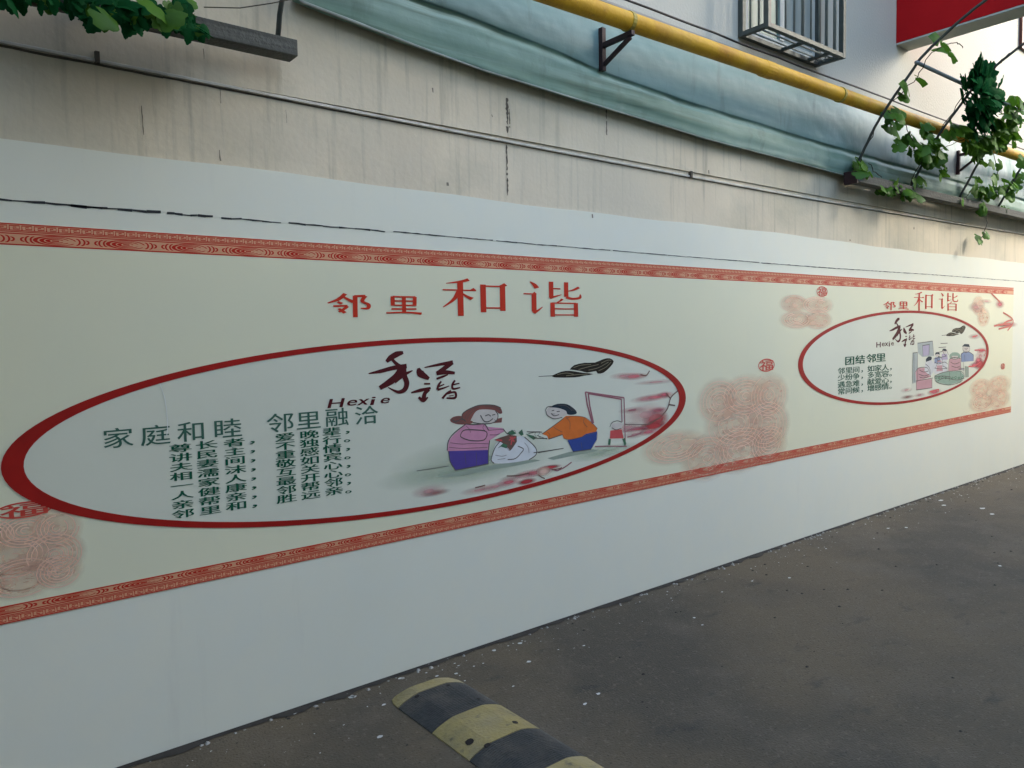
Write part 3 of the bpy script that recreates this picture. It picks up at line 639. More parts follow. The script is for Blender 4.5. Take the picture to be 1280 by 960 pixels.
# brush calligraphy, drawn in wall metres, reused in the second oval
def crop(ox, oy, s): return lambda x, y: W2(ox + x / s, oy + y / s)
C7 = crop(400, 430, 6.4)
BRUSH = [([(528, 142), (560, 112), (610, 82), (662, 68)], [10, 19, 20, 10]), ([(575, 125), (610, 160), (650, 178)], [10, 12, 8]), ([(385, 236), (480, 218), (580, 192), (690, 176)], [3, 13, 15, 16]),
         ([(650, 165), (625, 240), (560, 300), (474, 352)], [16, 24, 23, 14]), ([(590, 300), (660, 250), (737, 212)], [16, 14, 3]), ([(664, 180), (672, 250), (690, 310), (675, 362), (630, 384), (585, 370), (540, 345)], [18, 17, 18, 16, 12, 7, 2]),
         ([(785, 192), (800, 235), (868, 278)], [8, 27, 10]), ([(832, 188), (930, 168), (1060, 145)], [3, 9, 13]), ([(1055, 145), (1000, 188), (930, 236)], [16, 15, 13]), ([(928, 238), (1000, 226), (1075, 232)], [11, 15, 9]), ([(928, 278), (975, 262), (1020, 245)], [7, 8, 3]),
         ([(828, 318), (878, 318)], [6, 6]), ([(725, 390), (800, 370), (882, 352)], [5, 12, 8]), ([(868, 362), (835, 395), (826, 440)], [12, 13, 16]), ([(785, 425), (822, 452), (860, 425)], [8, 13, 4]),
         ([(966, 298), (944, 330), (934, 366)], [6, 8, 7]), ([(936, 345), (990, 322)], [6, 4]), ([(936, 366), (985, 352), (1030, 335)], [8, 6, 3]), ([(1076, 290), (1055, 325), (1062, 358), (1118, 348)], [7, 7, 8, 4]), ([(1060, 325), (1112, 314)], [6, 4]),
         ([(1045, 372), (1010, 395), (975, 436)], [6, 7, 8]), ([(1005, 400), (1065, 384), (1082, 395), (1076, 430), (1008, 432)], [5, 7, 8, 8, 5]), ([(1025, 416), (1065, 410)], [3, 3])]
def brushwork(bb=None):
    """strokes of the brush characters; bb maps the first oval's box to another"""
    g = MB(); s0 = W2(460, 470)[0]; a = C7(385, 260); b = C7(1118, 260); mx = (b[0] - a[0]) / (1118 - 385); c = C7(750, 65); d = C7(750, 455); mz = (c[1] - d[1]) / 390
    for P, Wd in BRUSH:
        P, Wd = smoothpts(P, [q_ * 1.18 for q_ in Wd], 6); y = ly(.0062); n = len(P); o = len(g.v)
        for i in range(n):
            p = P[max(i - 1, 0)]; q = P[min(i + 1, n - 1)]; dx, dy = q[0] - p[0], q[1] - p[1]; l = math.hypot(dx, dy) or 1; nx, ny = -dy / l, dx / l
            for sg in (1, -1):
                u, v = P[i][0] + sg * nx * Wd[i], P[i][1] + sg * ny * Wd[i]
                if bb is None: x, z = C7(u, v)
                else:
                    x0, x1, z0, z1 = bb; x = x0 + (u - 385) / (1118 - 385) * (x1 - x0); z = z1 - (v - 65) / 390 * (z1 - z0)
                g.v.append((x, y, z))
        for i in range(n - 1): g.f.append((o + 2 * i, o + 2 * i + 2, o + 2 * i + 3, o + 2 * i + 1)); g.mi.append(0)
    g.build('brush_lettering', M_MAROON, mural)
brushwork(); brushwork(box_px(1111, 1143.5, 398, 433))

# round good-luck seals
def seal(px, py, rx, rz):
    x, z = W2(px, py); g = MB(); n = 28; y = ly(.0062)
    ribbon(g, [(x + rx * cos(2 * pi * k / n), z + rz * sin(2 * pi * k / n)) for k in range(n)], rz * .10, y, closed=True)
    g2 = MB(); vs, fs = glyph('福', .012); q = fit(vs, x - rx * .86, x + rx * .86, z - rz * .86, z + rz * .86)
    yy = ly(.0063); g.add([(a, yy, b) for a, b in q], fs); g.build('luck_seal', mat('seal_red', (.52, .05, .03), .5), mural)
seal(957.5, 456.5, .092, .040); seal(1027, 364.5, .072, .034); seal(30, 637, .078, .024); seal(1253, 458, .055, .028)

# ---- cartoon of the first oval
def P(C, pts): return [C(*p) for p in pts]
def fill(C, pts, m_, name='figure_print', base=.0056, sm=0):
    q = P(C, pts)
    if sm: q = smoothpts(q + [q[0]], None, sm)[:-1]
    g = MB(); y = ly(base); g.poly([(a, y, b) for a, b in q]); return g.build(name, m_, mural)
def lines(C, L, m_, hw=.0022, name='ink_line', base=.0066, sm=4):
    g = MB()
    for pts in L:
        q = P(C, pts)
        if sm and len(q) > 2: q = smoothpts(q, None, sm)
        ribbon(g, q, hw, ly(base))
    o = g.build(name, m_, mural); o['kind'] = 'stuff'; return o
def pc(name, c): return mat('print_' + name, c, .6, var=.14, vscale=16, spec=.12)
C3 = crop(520, 490, 7.11); C4 = crop(660, 440, 6.4)
FACE = pc('skin', (.60, .56, .50)); HAIR = pc('brown_hair', (.24, .09, .075)); PINK = pc('pink', (.58, .27, .38)); VIOL = pc('violet', (.085, .06, .28)); GRN = pc('green', (.06, .16, .09)); DKG = pc('shade_green', (.30, .36, .29))
ORA = pc('orange', (.66, .17, .035)); BLU = pc('blue', (.035, .07, .27)); BLK = pc('black_hair', (.02, .035, .05)); WHT = pc('bag_white', (.66, .69, .69)); MAUVE = pc('mauve', (.30, .12, .14)); BRN = pc('brown', (.16, .09, .07)); ROSE = pc('rose', (.55, .09, .09))
fill(C3, [(170, 752), (350, 712), (640, 652), (1050, 598), (1105, 608), (900, 652), (600, 702), (400, 747)], DKG, 'ground_wash', .0054)
fill(C3, [(440, 285), (395, 322), (330, 380), (290, 430), (275, 525), (640, 518), (650, 430), (740, 372), (790, 345), (765, 320), (640, 310), (600, 285), (500, 292)], PINK)
fill(C3, [(285, 524), (640, 514), (640, 636), (500, 668), (350, 700), (300, 620)], VIOL)
fill(C3, [(520, 182), (560, 155), (640, 155), (700, 165), (722, 200), (715, 248), (670, 275), (580, 280), (520, 267), (490, 235)], FACE, sm=3)
fill(C3, [(405, 235), (415, 185), (460, 150), (520, 128), (600, 114), (690, 118), (745, 138), (762, 185), (735, 192), (700, 165), (640, 155), (560, 157), (520, 182), (492, 230), (470, 262), (420, 262)], HAIR, base=.0058, sm=3)
fill(C3, [(722, 236), (762, 226), (757, 270), (680, 276), (700, 262)], HAIR, base=.0058)
fill(C3, [(298, 245), (330, 220), (400, 213), (470, 248), (502, 264), (470, 286), (370, 287), (310, 267)], HAIR, base=.0058, sm=3)
fill(C3, [(700, 470), (740, 440), (880, 400), (960, 400), (1055, 490), (1062, 555), (1000, 600), (820, 630), (690, 632), (664, 600), (690, 500)], WHT, sm=3)
fill(C3, [(690, 425), (740, 405), (820, 380), (890, 388), (892, 440), (832, 522), (800, 480), (750, 445)], BRN, base=.0060)
fill(C3, [(720, 500), (770, 455), (810, 470), (800, 500), (750, 485)], GRN, base=.0062)
fill(C3, [(800, 368), (850, 335), (888, 368), (850, 382)], GRN, base=.0062); fill(C3, [(905, 362), (938, 330), (952, 378), (930, 388)], GRN, base=.0062); fill(C3, [(970, 370), (1040, 388), (1070, 408), (1040, 424), (1005, 400)], GRN, base=.0062)
lines(C3, [[(440, 283), (340, 360), (285, 430), (272, 520)], [(285, 524), (300, 620), (350, 700)], [(350, 695), (500, 665), (640, 636)], [(650, 430), (640, 515), (638, 636)], [(440, 283), (500, 290), (560, 285), (605, 285), (640, 340)],
           [(390, 380), (420, 340), (500, 335), (620, 352), (600, 425), (480, 430), (400, 402), (390, 380)], [(700, 165), (724, 205), (712, 250), (665, 277), (580, 282), (500, 270)], [(568, 205), (600, 258), (640, 262), (680, 235)], [(610, 212), (640, 202), (660, 215)], [(672, 205), (700, 198)],
           [(405, 235), (415, 185), (520, 128), (600, 114), (690, 118), (748, 140)], [(310, 240), (350, 262), (400, 240), (440, 262)], [(770, 325), (800, 365), (840, 380)],
           [(740, 440), (695, 500), (664, 600), (690, 632)], [(960, 400), (1055, 490), (1062, 555), (1000, 602)], [(810, 600), (880, 590), (930, 540)], [(900, 480), (950, 505), (930, 540)]], M_INK, .0024)
lines(C3, [[(0, 700), (140, 680), (285, 655)], [(1080, 540), (1280, 505)], [(980, 350), (1050, 352), (1100, 352)], [(1070, 385), (1110, 400), (1160, 418)]], M_INK, .0016)
lines(C3, [[(830, 400), (870, 440)], [(850, 395), (840, 470)], [(880, 400), (820, 430)], [(710, 425), (760, 430)]], ROSE, .004)
lines(C3, [[(430, 235), (450, 190), (500, 150), (560, 135)], [(450, 240), (470, 200), (520, 160)], [(600, 125), (680, 130), (740, 160)], [(320, 255), (360, 275), (420, 270)], [(330, 235), (380, 228), (430, 245)], [(350, 250), (380, 262), (410, 255)], [(690, 245), (720, 262), (750, 255)], [(735, 150), (750, 175), (742, 188)],
           [(300, 450), (400, 462), (500, 455), (640, 460)], [(290, 490), (420, 500), (630, 490)], [(640, 340), (700, 335), (770, 330)], [(650, 380), (700, 380), (740, 372)], [(600, 290), (590, 320), (610, 345)], [(440, 300), (470, 330), (480, 360)], [(700, 560), (760, 570), (800, 560)], [(720, 600), (790, 590)], [(960, 450), (990, 490), (1000, 540)],
           [(810, 365), (825, 350), (845, 352), (850, 370)], [(855, 345), (872, 340), (880, 360)], [(915, 345), (930, 360), (945, 350)], [(800, 480), (830, 520), (890, 440)], [(760, 420), (800, 440), (850, 420)], [(430, 540), (440, 640)], [(530, 535), (535, 655)]], M_INK, .0011)
lines(C4, [[(300, 520), (330, 560), (330, 620)], [(450, 520), (440, 560), (470, 600)], [(280, 690), (330, 700), (420, 680), (540, 640)], [(300, 530), (360, 512), (450, 522), (510, 568), (552, 612)], [(420, 720), (430, 780)], [(200, 600), (230, 620), (270, 640)], [(150, 640), (170, 660), (165, 690)], [(240, 425), (300, 430), (350, 470)], [(330, 430), (365, 470)],
           [(190, 490), (200, 496), (212, 494)], [(60, 640), (50, 660), (70, 690)], [(90, 645), (80, 665), (95, 688)], [(312, 706), (355, 796)], [(548, 635), (545, 700), (500, 776)]], M_INK, .0011)
fill(C4, [(150, 850), (320, 800), (520, 775), (560, 790), (380, 825), (200, 862)], DKG, 'ground_wash', .0054)
fill(C4, [(300, 510), (360, 510), (450, 520), (510, 568), (552, 612), (540, 640), (420, 682), (330, 706), (282, 692), (270, 660), (160, 697), (148, 670), (108, 655), (200, 590)], ORA)
fill(C4, [(312, 706), (420, 681), (460, 655), (549, 634), (545, 700), (500, 776), (355, 796)], BLU)
fill(C4, [(140, 472), (170, 440), (240, 445), (300, 470), (312, 495), (270, 520), (205, 532), (150, 502)], FACE, sm=3)
fill(C4, [(165, 442), (230, 415), (310, 418), (370, 458), (386, 490), (350, 502), (312, 497), (298, 470), (240, 448)], BLK, base=.0058, sm=3)
lines(C4, [[(135, 470), (150, 440), (190, 435)], [(140, 472), (150, 505), (205, 534), (270, 522)], [(180, 490), (205, 510), (245, 500)], [(185, 470), (205, 466)], [(225, 476), (250, 474)], [(108, 655), (200, 590), (280, 530)], [(160, 697), (272, 660)], [(108, 640), (50, 640), (0, 650)], [(148, 690), (70, 690), (30, 680)],
           [(355, 798), (500, 778)], [(40, 805), (150, 790), (280, 770)]], M_INK, .0022)
for nm, pts in (('door', [(455, 318), (470, 420), (512, 575)]), ('door', [(478, 330), (490, 430), (520, 570)])): lines(C4, [pts], MAUVE, .0052, 'ink_line', .0058, 0)
lines(C4, [[(455, 320), (600, 342), (765, 366)], [(478, 332), (745, 378)], [(742, 372), (748, 560)], [(764, 366), (775, 748)]], MAUVE, .0040, base=.0058, sm=0)
lines(C4, [[(530, 755), (650, 752), (785, 755)]], MAUVE, .0030)
fill(C4, [(655, 628), (745, 618), (762, 690), (650, 692)], ROSE); fill(C4, [(668, 570), (740, 565), (745, 605), (700, 618), (665, 605)], FACE, sm=3)
lines(C4, [[(650, 600), (668, 565), (710, 550), (745, 562)], [(665, 605), (700, 622), (742, 608)], [(655, 695), (648, 745)], [(750, 692), (772, 748)], [(770, 578), (860, 580), (960, 580)]], M_INK, .0022)
lines(C4, [[(650, 695), (645, 742)], [(760, 692), (775, 742)]], GRN, .009, sm=0)
def feather(T, hw):
    fk = pc('feather_ink', (.022, .018, .012))
    fill(T, [(330, 140), (365, 105), (450, 86), (530, 84), (600, 56), (650, 50), (682, 75), (655, 118), (600, 166), (552, 172), (540, 152), (470, 165), (420, 152)], fk, 'feather_print', sm=2)
    fill(T, [(190, 188), (260, 158), (330, 150), (430, 165), (520, 176), (440, 190), (370, 203), (210, 203)], fk, 'feather_print', sm=2)
    lines(T, [[(80, 196), (140, 192), (200, 188)]], fk, hw * .8)
    lines(T, [[(360, 125), (420, 105), (500, 100)], [(400, 140), (480, 118), (560, 100)], [(480, 145), (560, 125), (640, 80)], [(560, 150), (620, 120), (660, 80)], [(230, 180), (300, 168), (360, 178)], [(300, 190), (400, 180), (470, 178)], [(580, 90), (630, 66), (660, 66)]], pc('feather_gap', (.22, .20, .13)), hw, 'feather_gap')
feather(C4, .0016)
# plum blossom washes and twigs
S1 = soft('rose_wash', (.60, .10, .14), .85); S2 = soft('pale_rose_wash', (.62, .30, .30), .6); S3 = soft('brown_wash', (.28, .09, .08), .8); S4 = soft('deep_red_wash', (.42, .02, .03), .95, .3)
S5 = soft('green_wash', (.42, .52, .38), .5)
def bl(C, x, y, rx, ry, m_): a, b = C(x, y); return blot(a, b, rx, ry, m_, .0051, coll=1)
for x, y, rx, ry, m_ in [(840, 195, .13, .022, S1), (760, 190, .12, .02, S2), (1020, 240, .2, .015, S2), (1010, 362, .17, .022, S1), (930, 380, .14, .02, S2), (1090, 340, .08, .02, S1), (830, 465, .12, .02, S2), (1035, 465, .09, .02, S1), (940, 500, .2, .07, S2), (1020, 535, .12, .055, S4), (870, 615, .16, .018, S1),
                         (1000, 590, .12, .03, S4), (850, 660, .1, .025, S2), (960, 640, .1, .02, S1), (800, 600, .12, .03, S2), (640, 780, .3, .03, S5), (560, 820, .25, .03, S5)]: bl(C4, x, y, rx, ry, m_)
for x, y, rx, ry, m_ in [(170, 895, .09, .016, S3), (110, 880, .1, .03, S2), (560, 870, .12, .02, S2), (820, 800, .08, .02, S1), (1040, 720, .14, .022, S1), (940, 745, .16, .016, S2), (980, 795, .07, .018, S4), (1180, 670, .09, .014, S4), (1130, 705, .06, .028, soft('peach_wash', (.66, .46, .36), .95, .3)), (700, 840, .1, .02, S2), (560, 600, .5, .12, S5), (300, 720, .4, .06, S5)]: bl(C3, x, y, rx, ry, m_)
lines(C4, [[(1195, 310), (1140, 362), (1112, 450), (1070, 505)], [(1125, 420), (1172, 428)], [(1135, 372), (1100, 330)], [(968, 150), (940, 188), (895, 180)], [(960, 580), (990, 560), (1060, 520)]], BRN, .0042)
lines(C4, [[(345, 880), (290, 920), (230, 950)], [(230, 950), (180, 935)], [(780, 635), (860, 608), (950, 605)], [(790, 680), (850, 665), (900, 645)], [(800, 470), (860, 458)], [(1000, 465), (1070, 458)]], MAUVE, .0034)
lines(C3, [[(1080, 735), (1110, 755), (1140, 768)], [(1200, 690), (1270, 680), (1290, 668)], [(520, 850), (610, 828)], [(800, 745), (900, 742), (1000, 720)]], BRN, .003)

# ---- cartoon of the second oval: family at table, sketchier
C6 = crop(1130, 390, 8)
def f6(pts, m_, **k): fill(C6, pts, m_, **k)
LIL = pc('lilac', (.42, .38, .50)); GRY = pc('grey_wall', (.40, .45, .43)); GB = pc('grey_blue', (.22, .28, .42)); DP = pc('dusty_pink', (.52, .30, .32)); LG = pc('leaf_grey_green', (.27, .38, .30)); CR = pc('pale_print', (.60, .62, .62))
f6([(130, 310), (280, 292), (290, 440), (180, 450), (135, 410)], GRY); f6([(180, 335), (250, 325), (245, 430), (185, 440)], LIL); f6([(85, 410), (130, 405), (130, 700), (85, 715)], GRY)
f6([(290, 470), (420, 440), (430, 600), (300, 620)], CR); f6([(110, 600), (140, 560), (230, 560), (262, 650), (120, 690)], DP); f6([(115, 690), (275, 668), (275, 760), (118, 780)], DP)
f6([(215, 470), (240, 445), (272, 450), (268, 480), (235, 515), (215, 510)], BLK, sm=2); f6([(210, 500), (270, 480), (320, 560), (260, 640), (200, 590)], CR)
f6([(320, 460), (345, 440), (360, 470), (340, 482)], BLK); f6([(385, 385), (418, 375), (412, 395)], BLK)
f6([(300, 640), (400, 600), (560, 590), (600, 640), (560, 700), (440, 730), (320, 700)], LG); f6([(450, 470), (500, 455), (560, 465), (565, 580), (440, 590)], DP); f6([(450, 430), (480, 405), (530, 405), (558, 430), (550, 465), (460, 468)], LG, sm=2); f6([(470, 440), (535, 438), (530, 466), (480, 468)], FACE)
f6([(565, 420), (600, 400), (650, 402), (690, 430), (690, 490), (570, 500)], GB); f6([(585, 335), (640, 330), (650, 385), (615, 405), (585, 385)], FACE, sm=2); f6([(575, 345), (600, 320), (645, 322), (655, 350), (600, 345)], BLK, base=.0058)
f6([(605, 540), (640, 545), (640, 650), (610, 655)], DKG); f6([(540, 560), (600, 565), (600, 580), (540, 575)], CR)
HL = .0028
lines(C6, [[(130, 312), (205, 302), (280, 290)], [(280, 290), (292, 440)], [(85, 410), (130, 405)], [(130, 405), (130, 700)], [(85, 410), (80, 715)], [(95, 425), (98, 700)], [(112, 690), (285, 660)], [(118, 690), (118, 780)], [(118, 780), (275, 758)], [(275, 758), (275, 668)], [(180, 335), (250, 325)], [(180, 335), (185, 440)], [(250, 325), (245, 430)],
           [(290, 470), (420, 440)], [(340, 355), (415, 350)], [(330, 405), (380, 395)], [(360, 315), (430, 312)], [(540, 560), (600, 565)], [(540, 575), (600, 580)], [(605, 540), (610, 655)], [(640, 545), (640, 650)], [(450, 600), (450, 690)], [(560, 600), (566, 680)]], M_INK, HL, sm=0)
lines(C6, [[(150, 580), (190, 600), (240, 590)], [(140, 620), (200, 640), (250, 620)], [(150, 650), (190, 660), (240, 645)], [(110, 600), (140, 560), (230, 560), (262, 650)], [(210, 520), (250, 560), (260, 620)], [(300, 500), (340, 520), (400, 500), (430, 520)], [(300, 560), (360, 570), (430, 560)], [(310, 650), (380, 640), (460, 650)], [(330, 690), (400, 660), (520, 680), (600, 660)],
           [(300, 640), (400, 600), (560, 590), (600, 640)], [(300, 640), (320, 700), (440, 730), (560, 700), (600, 640)], [(450, 470), (440, 530), (440, 590)], [(560, 465), (565, 580)], [(450, 470), (500, 452), (560, 465)], [(460, 500), (500, 520), (550, 505)], [(470, 540), (520, 555), (555, 540)],
           [(565, 420), (600, 400), (650, 402), (690, 430)], [(565, 420), (570, 500)], [(690, 430), (690, 490)], [(600, 430), (605, 490)], [(590, 500), (590, 560), (600, 650)], [(600, 360), (615, 372), (632, 362)], [(585, 340), (585, 385), (615, 406), (650, 385), (650, 340)], [(480, 450), (500, 458), (520, 450)], [(470, 440), (480, 468), (530, 466), (535, 438)],
           [(320, 460), (330, 500), (310, 560)], [(345, 440), (375, 470), (385, 540)], [(385, 380), (395, 420), (420, 440)], [(418, 375), (440, 430)], [(380, 540), (420, 560), (430, 600)], [(330, 475), (340, 490), (352, 478)]], M_INK, HL, sm=3)
for q in range(9):
    a = 300 + q * 33; lines(C6, [[(a, 655 + 5 * (q % 3)), (a + 14, 645 + 6 * (q % 2)), (a + 26, 658), (a + 12, 668), (a, 655 + 5 * (q % 3))]], GRN, HL, sm=2)
for (cx, cy, hc) in [(330, 430, BLK), (400, 395, BLK), (350, 510, DP)]:
    fill(C6, [(cx - 22, cy), (cx - 14, cy - 22), (cx + 12, cy - 22), (cx + 22, cy), (cx + 10, cy + 20), (cx - 12, cy + 20)], FACE, sm=2); fill(C6, [(cx - 24, cy - 2), (cx - 16, cy - 26), (cx + 14, cy - 26), (cx + 24, cy - 4), (cx, cy - 12)], hc, base=.0060, sm=2)
    fill(C6, [(cx - 26, cy + 24), (cx + 26, cy + 22), (cx + 34, cy + 80), (cx - 30, cy + 84)], [GB, LIL, DP][(cx // 10) % 3], base=.0058)
def T6(x, y):      # feather placed over the second cartoon
    u = (x - 80) / (682 - 80); v = (y - 50) / (203 - 50); return C6(372 + u * (612 - 372), 135 + v * 105)
feather(T6, .0026)
for x, y, rx, ry, m_ in [(700, 245, .16, .03, S2), (770, 385, .14, .03, S1), (750, 520, .16, .06, S4), (760, 440, .14, .05, S2), (700, 530, .14, .03, S1), (300, 800, .16, .03, S1), (20, 780, .12, .02, S2), (30, 850, .14, .02, S3), (150, 830, .12, .02, S2), (740, 480, .1, .04, S1)]: bl(C6, x, y, rx, ry, m_)
lines(C6, [[(700, 382), (790, 378), (812, 400), (795, 440)], [(640, 545), (700, 540), (760, 500)], [(250, 800), (340, 775), (335, 800)], [(680, 250), (730, 235)]], ROSE, .006)
# fish-tail ornament past the second oval
CF = crop(1120, 340, 5.33)
for x, y, rx, ry in [(600, 195, .16, .022), (690, 215, .13, .045), (530, 235, .2, .05)]: bl(CF, x, y, rx, ry, S1 if x > 650 else S2)
lines(CF, [[(630, 140), (650, 160), (690, 200)], [(710, 270), (770, 310), (775, 345), (740, 390)], [(650, 360), (700, 350), (760, 345)], [(680, 380), (720, 370), (765, 360)], [(700, 355), (735, 330), (770, 320)]], soft_red := pc('tail_red', (.55, .16, .12)), .009)
bl(CF, 740, 350, .3, .035, S1); bl(CF, 690, 355, .2, .018, S3)
# flat pale line painting the shine of a small crease in the film
g = MB(); q = smoothpts([W2(199, 478), W2(206, 500), W2(209, 530), W2(208, 545)], None, 5); ribbon(g, q, .0012, -.0045); g.build('crease_shine_line', mat('crease_shine', (.70, .74, .70), .3), mural)

# ------------------------------------------------------------------ speed bump
sb = thing('speed_bump', 'worn yellow and black rubber speed bump lying across the driveway from the wall', 'speed bump', (1.63, -.7, 0))
BX0, BX1, BH = 1.463, 1.792, .037
def prof(u):      # height across the bump, u in 0..1
    return .004 + (BH - .004) * (min(1, sin(pi * u) * 1.25)) ** .8
NU = 14
def y_to(rowf):
    rows = []
    for (y, sc, hs) in rowf:
        cx = (BX0 + BX1) / 2; hw = (BX1 - BX0) / 2 * sc
        rows.append([(cx - hw + 2 * hw * k / NU, y, max(.003, prof(k / NU) * hs)) for k in range(NU + 1)])
    return rows
def seg(rows, name, m_, holes=()):
    g = MB()
    for a, b in zip(rows, rows[1:]):
        for k in range(NU): g.add([a[k], b[k], b[k + 1], a[k + 1]], [(0, 1, 2, 3)])
    for r in (rows[0], rows[-1]):
        g.add(r + [(r[-1][0], r[-1][1], 0), (r[0][0], r[0][1], 0)], [tuple(range(NU + 3))])
    for e in (0, NU):
        for a, b in zip(rows, rows[1:]): g.add([a[e], b[e], (b[e][0], b[e][1], 0), (a[e][0], a[e][1], 0)], [(0, 1, 2, 3)])
    return g.build(name, m_, sb, smooth=False)
M_YRUB = layered('worn_yellow_rubber', (.27, .22, .085), [((.16, .14, .08), 9, (1, 1, 1), .4, .7, .8), ((.07, .065, .05), 22, (1, 1, 1), .58, .72, .85), ((.30, .26, .16), 4, (1, 1, 1), .45, .7, .7)], rough=.7, bump=.5, bscale=80)
M_BRUB = layered('black_rubber', (.034, .037, .037), [((.085, .078, .062), 7, (1, 1, 1), .42, .66, .8), ((.02, .02, .02), 25, (1, 1, 1), .5, .7, .5)], rough=.6, bump=.4, bscale=90)
seg(y_to([(-.160, .50, .12), (-.166, .66, .35), (-.178, .80, .60), (-.195, .92, .85), (-.225, .985, .97), (-.268, 1, 1)]), 'end_cap', M_YRUB)
ys = [-.270, -.523, -.770, -1.018, -1.266, -1.514]
for k, (a, b) in enumerate(zip(ys, ys[1:])):
    rows = []
    if k % 2 == 0:   # ribbed black module: fine steps across
        n = 22
        for i in range(n):
            y0 = a - .003 + (b - a + .003) * i / n; dy = (b - a) / n
            rows += [(y0, 1, 1), (y0 + dy * .5, 1, 1), (y0 + dy * .55, 1, .95), (y0 + dy * .95, 1, .95)]
        rows = [(y, s_, h_) for y, s_, h_ in rows]
        seg(y_to(rows), 'black_module', M_BRUB)
    else:
        seg(y_to([(a - .003, 1, .99), (a - .008, 1, 1.0), ((a + b) / 2, 1, 1.0), (b + .008, 1, 1.0), (b + .001, 1, .99)]), 'yellow_module', M_YRUB)
g = MB()
for px, py, r in [(587, 930, .017), (609, 932.5, .011), (644, 903, .013), (521, 871.5, .010), (560, 857, .008), (598, 873.5, .008)]:
    for zz in (.037,):
        p = on_ground(px, py, zz); u = (p.x - BX0) / (BX1 - BX0); u = min(max(u, .02), .98)
        z = prof(u); p = on_ground(px, py, z); u = min(max((p.x - BX0) / (BX1 - BX0), .02), .98); z = prof(u) + .002
        sl = (prof(min(u + .03, 1)) - prof(max(u - .03, 0))) / (.06 * (BX1 - BX0))
        g.poly([(p.x + r * cos(2 * pi * k / 9) * random.uniform(.8, 1.2), p.y + r * sin(2 * pi * k / 9), z + sl * r * cos(2 * pi * k / 9)) for k in range(9)])
g.build('bolt_hole', mat('hole_dark', (.015, .012, .01), .9), sb)['kind'] = 'stuff'

# ------------------------------------------------------------------ trellis
def arc(t):      # hoop from the wall rail up and over the driveway; t 0..1
    a = pi * t; return (-2.62 + 2.50 * cos(a * 1.0), 2.63 + 1.18 * sin(a) ** .86)
tab = [(-.12, 2.63), (-.20, 2.78), (-.31, 2.97), (-.51, 3.22), (-.60, 3.32), (-.79, 3.45), (-.96, 3.54), (-1.4, 3.74), (-2.0, 3.88), (-2.7, 3.92), (-3.4, 3.86), (-4.1, 3.68), (-4.6, 3.36), (-4.95, 2.9), (-5.05, 2.4), (-5.05, 0)]
HP = smoothpts(tab, None, 4)
def trellis(x_end, x_stop, hoops, label, grp):
    t = thing('vine_trellis', label, 'trellis', ((x_end + x_stop) / 2, -.12, 2.6), grp)
    a, b = sorted((x_end, x_stop))
    g = MB(); g.box((a, -.165, 2.555), (b, -.085, 2.615)); g.build('rail', M_WOOD, t, bevel=.003)
    for x in hoops:
        g = MB(); g.tube([(x + random.uniform(-.004, .004), y, z) for y, z in HP], .010, 8); g.build('hoop', M_STEEL, t, smooth=True)
    for y, z, r in ((-.56, 3.272, .0125), (-1.75, 3.83, .0125), (-2.9, 3.91, .0125), (-4.1, 3.67, .0125)):
        g = MB(); g.tube([(a - .0, y, z), (b, y, z)], r, 8); g.build('purlin', M_CAGE, t, smooth=True)
    k = 0
    x = a + .12
    while x < b:
        g = MB(); g.beam((x, -.085, 2.60), (x, -.012, 2.60), .03, .03); g.build('rail_stay', M_IRON, t); x += 1.8
    return t
trellis(5.36, 14, [5.39, 6.31, 7.24, 8.13, 9.05, 9.97, 10.9, 11.8, 12.7], 'curved steel trellis hoops on a grey rail at upper right, thinly covered by vine', 'trellises over the driveway')
tl = trellis(1.185, -5, [1.125, .2, -.72, -1.64, -2.56, -3.5], 'dark weathered rail end with upright rod at upper left, under the shaded vine', 'trellises over the driveway')
g = MB(); g.box((5.335, -.175, 2.54), (5.36, -.075, 2.63)); g.build('rail_end_block', M_IRON, bpy.data.objects['vine_trellis'], bevel=.003)

# ------------------------------------------------------------------ leaves
def leaf_mesh(kind, k):
    rnd = random.Random(k * 17 + (3 if kind == 'vine' else 5)); n = 20; pts = []
    for i in range(n):
        a = 2 * pi * i / n
        if kind == 'vine':
            r = .80 + .17 * abs(cos(2.5 * (a - pi / 2))) + rnd.uniform(-.05, .05)
            if i == 15: r = .25
            r *= 1.0 if a < pi else .92
            x, y = r * cos(a), r * sin(a) + .5
        else:
            x, y = .55 * cos(a) * (1 - .35 * sin(a)), .95 * sin(a) * 1.0 + .85
            x *= 1 + .12 * (-1) ** i
        z = -.35 * x * x - .14 * (y - .5) ** 2 + rnd.uniform(-.03, .03)
        pts.append((x, y, z))
    c = (0, .45 if kind == 'vine' else .8, .06)
    me = bpy.data.meshes.new('leaf'); me.from_pydata(pts + [c], [], [(i, (i + 1) % n, n) for i in range(n)])
    me.materials.append(LEAF if kind == 'vine' else LEAFD); me.polygons.foreach_set('use_smooth', [True] * n); me.update(); return me
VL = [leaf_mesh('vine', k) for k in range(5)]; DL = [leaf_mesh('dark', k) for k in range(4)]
def rotm(tilt=.9, face=None):
    d = Vector((random.gauss(0, .6), -1 + random.gauss(0, .3), random.gauss(.5, .5))).normalized() if face is None else face
    q = d.to_track_quat('Z', 'Y') @ Matrix.Rotation(random.uniform(-2.6, -.5) - pi / 2 if random.random() < .75 else random.uniform(0, 6.28), 3, 'Z').to_quaternion()
    return q.to_matrix().to_4x4()
def put_leaf(p, s, meshes, parent, rm=None):
    o = bpy.data.objects.new('leaf', random.choice(meshes)); COL.objects.link(o); o.parent = parent
    o.matrix_local = Matrix.Translation(Vector(p) - parent.location) @ (rm or rotm()) @ Matrix.Scale(s, 4)
    return o
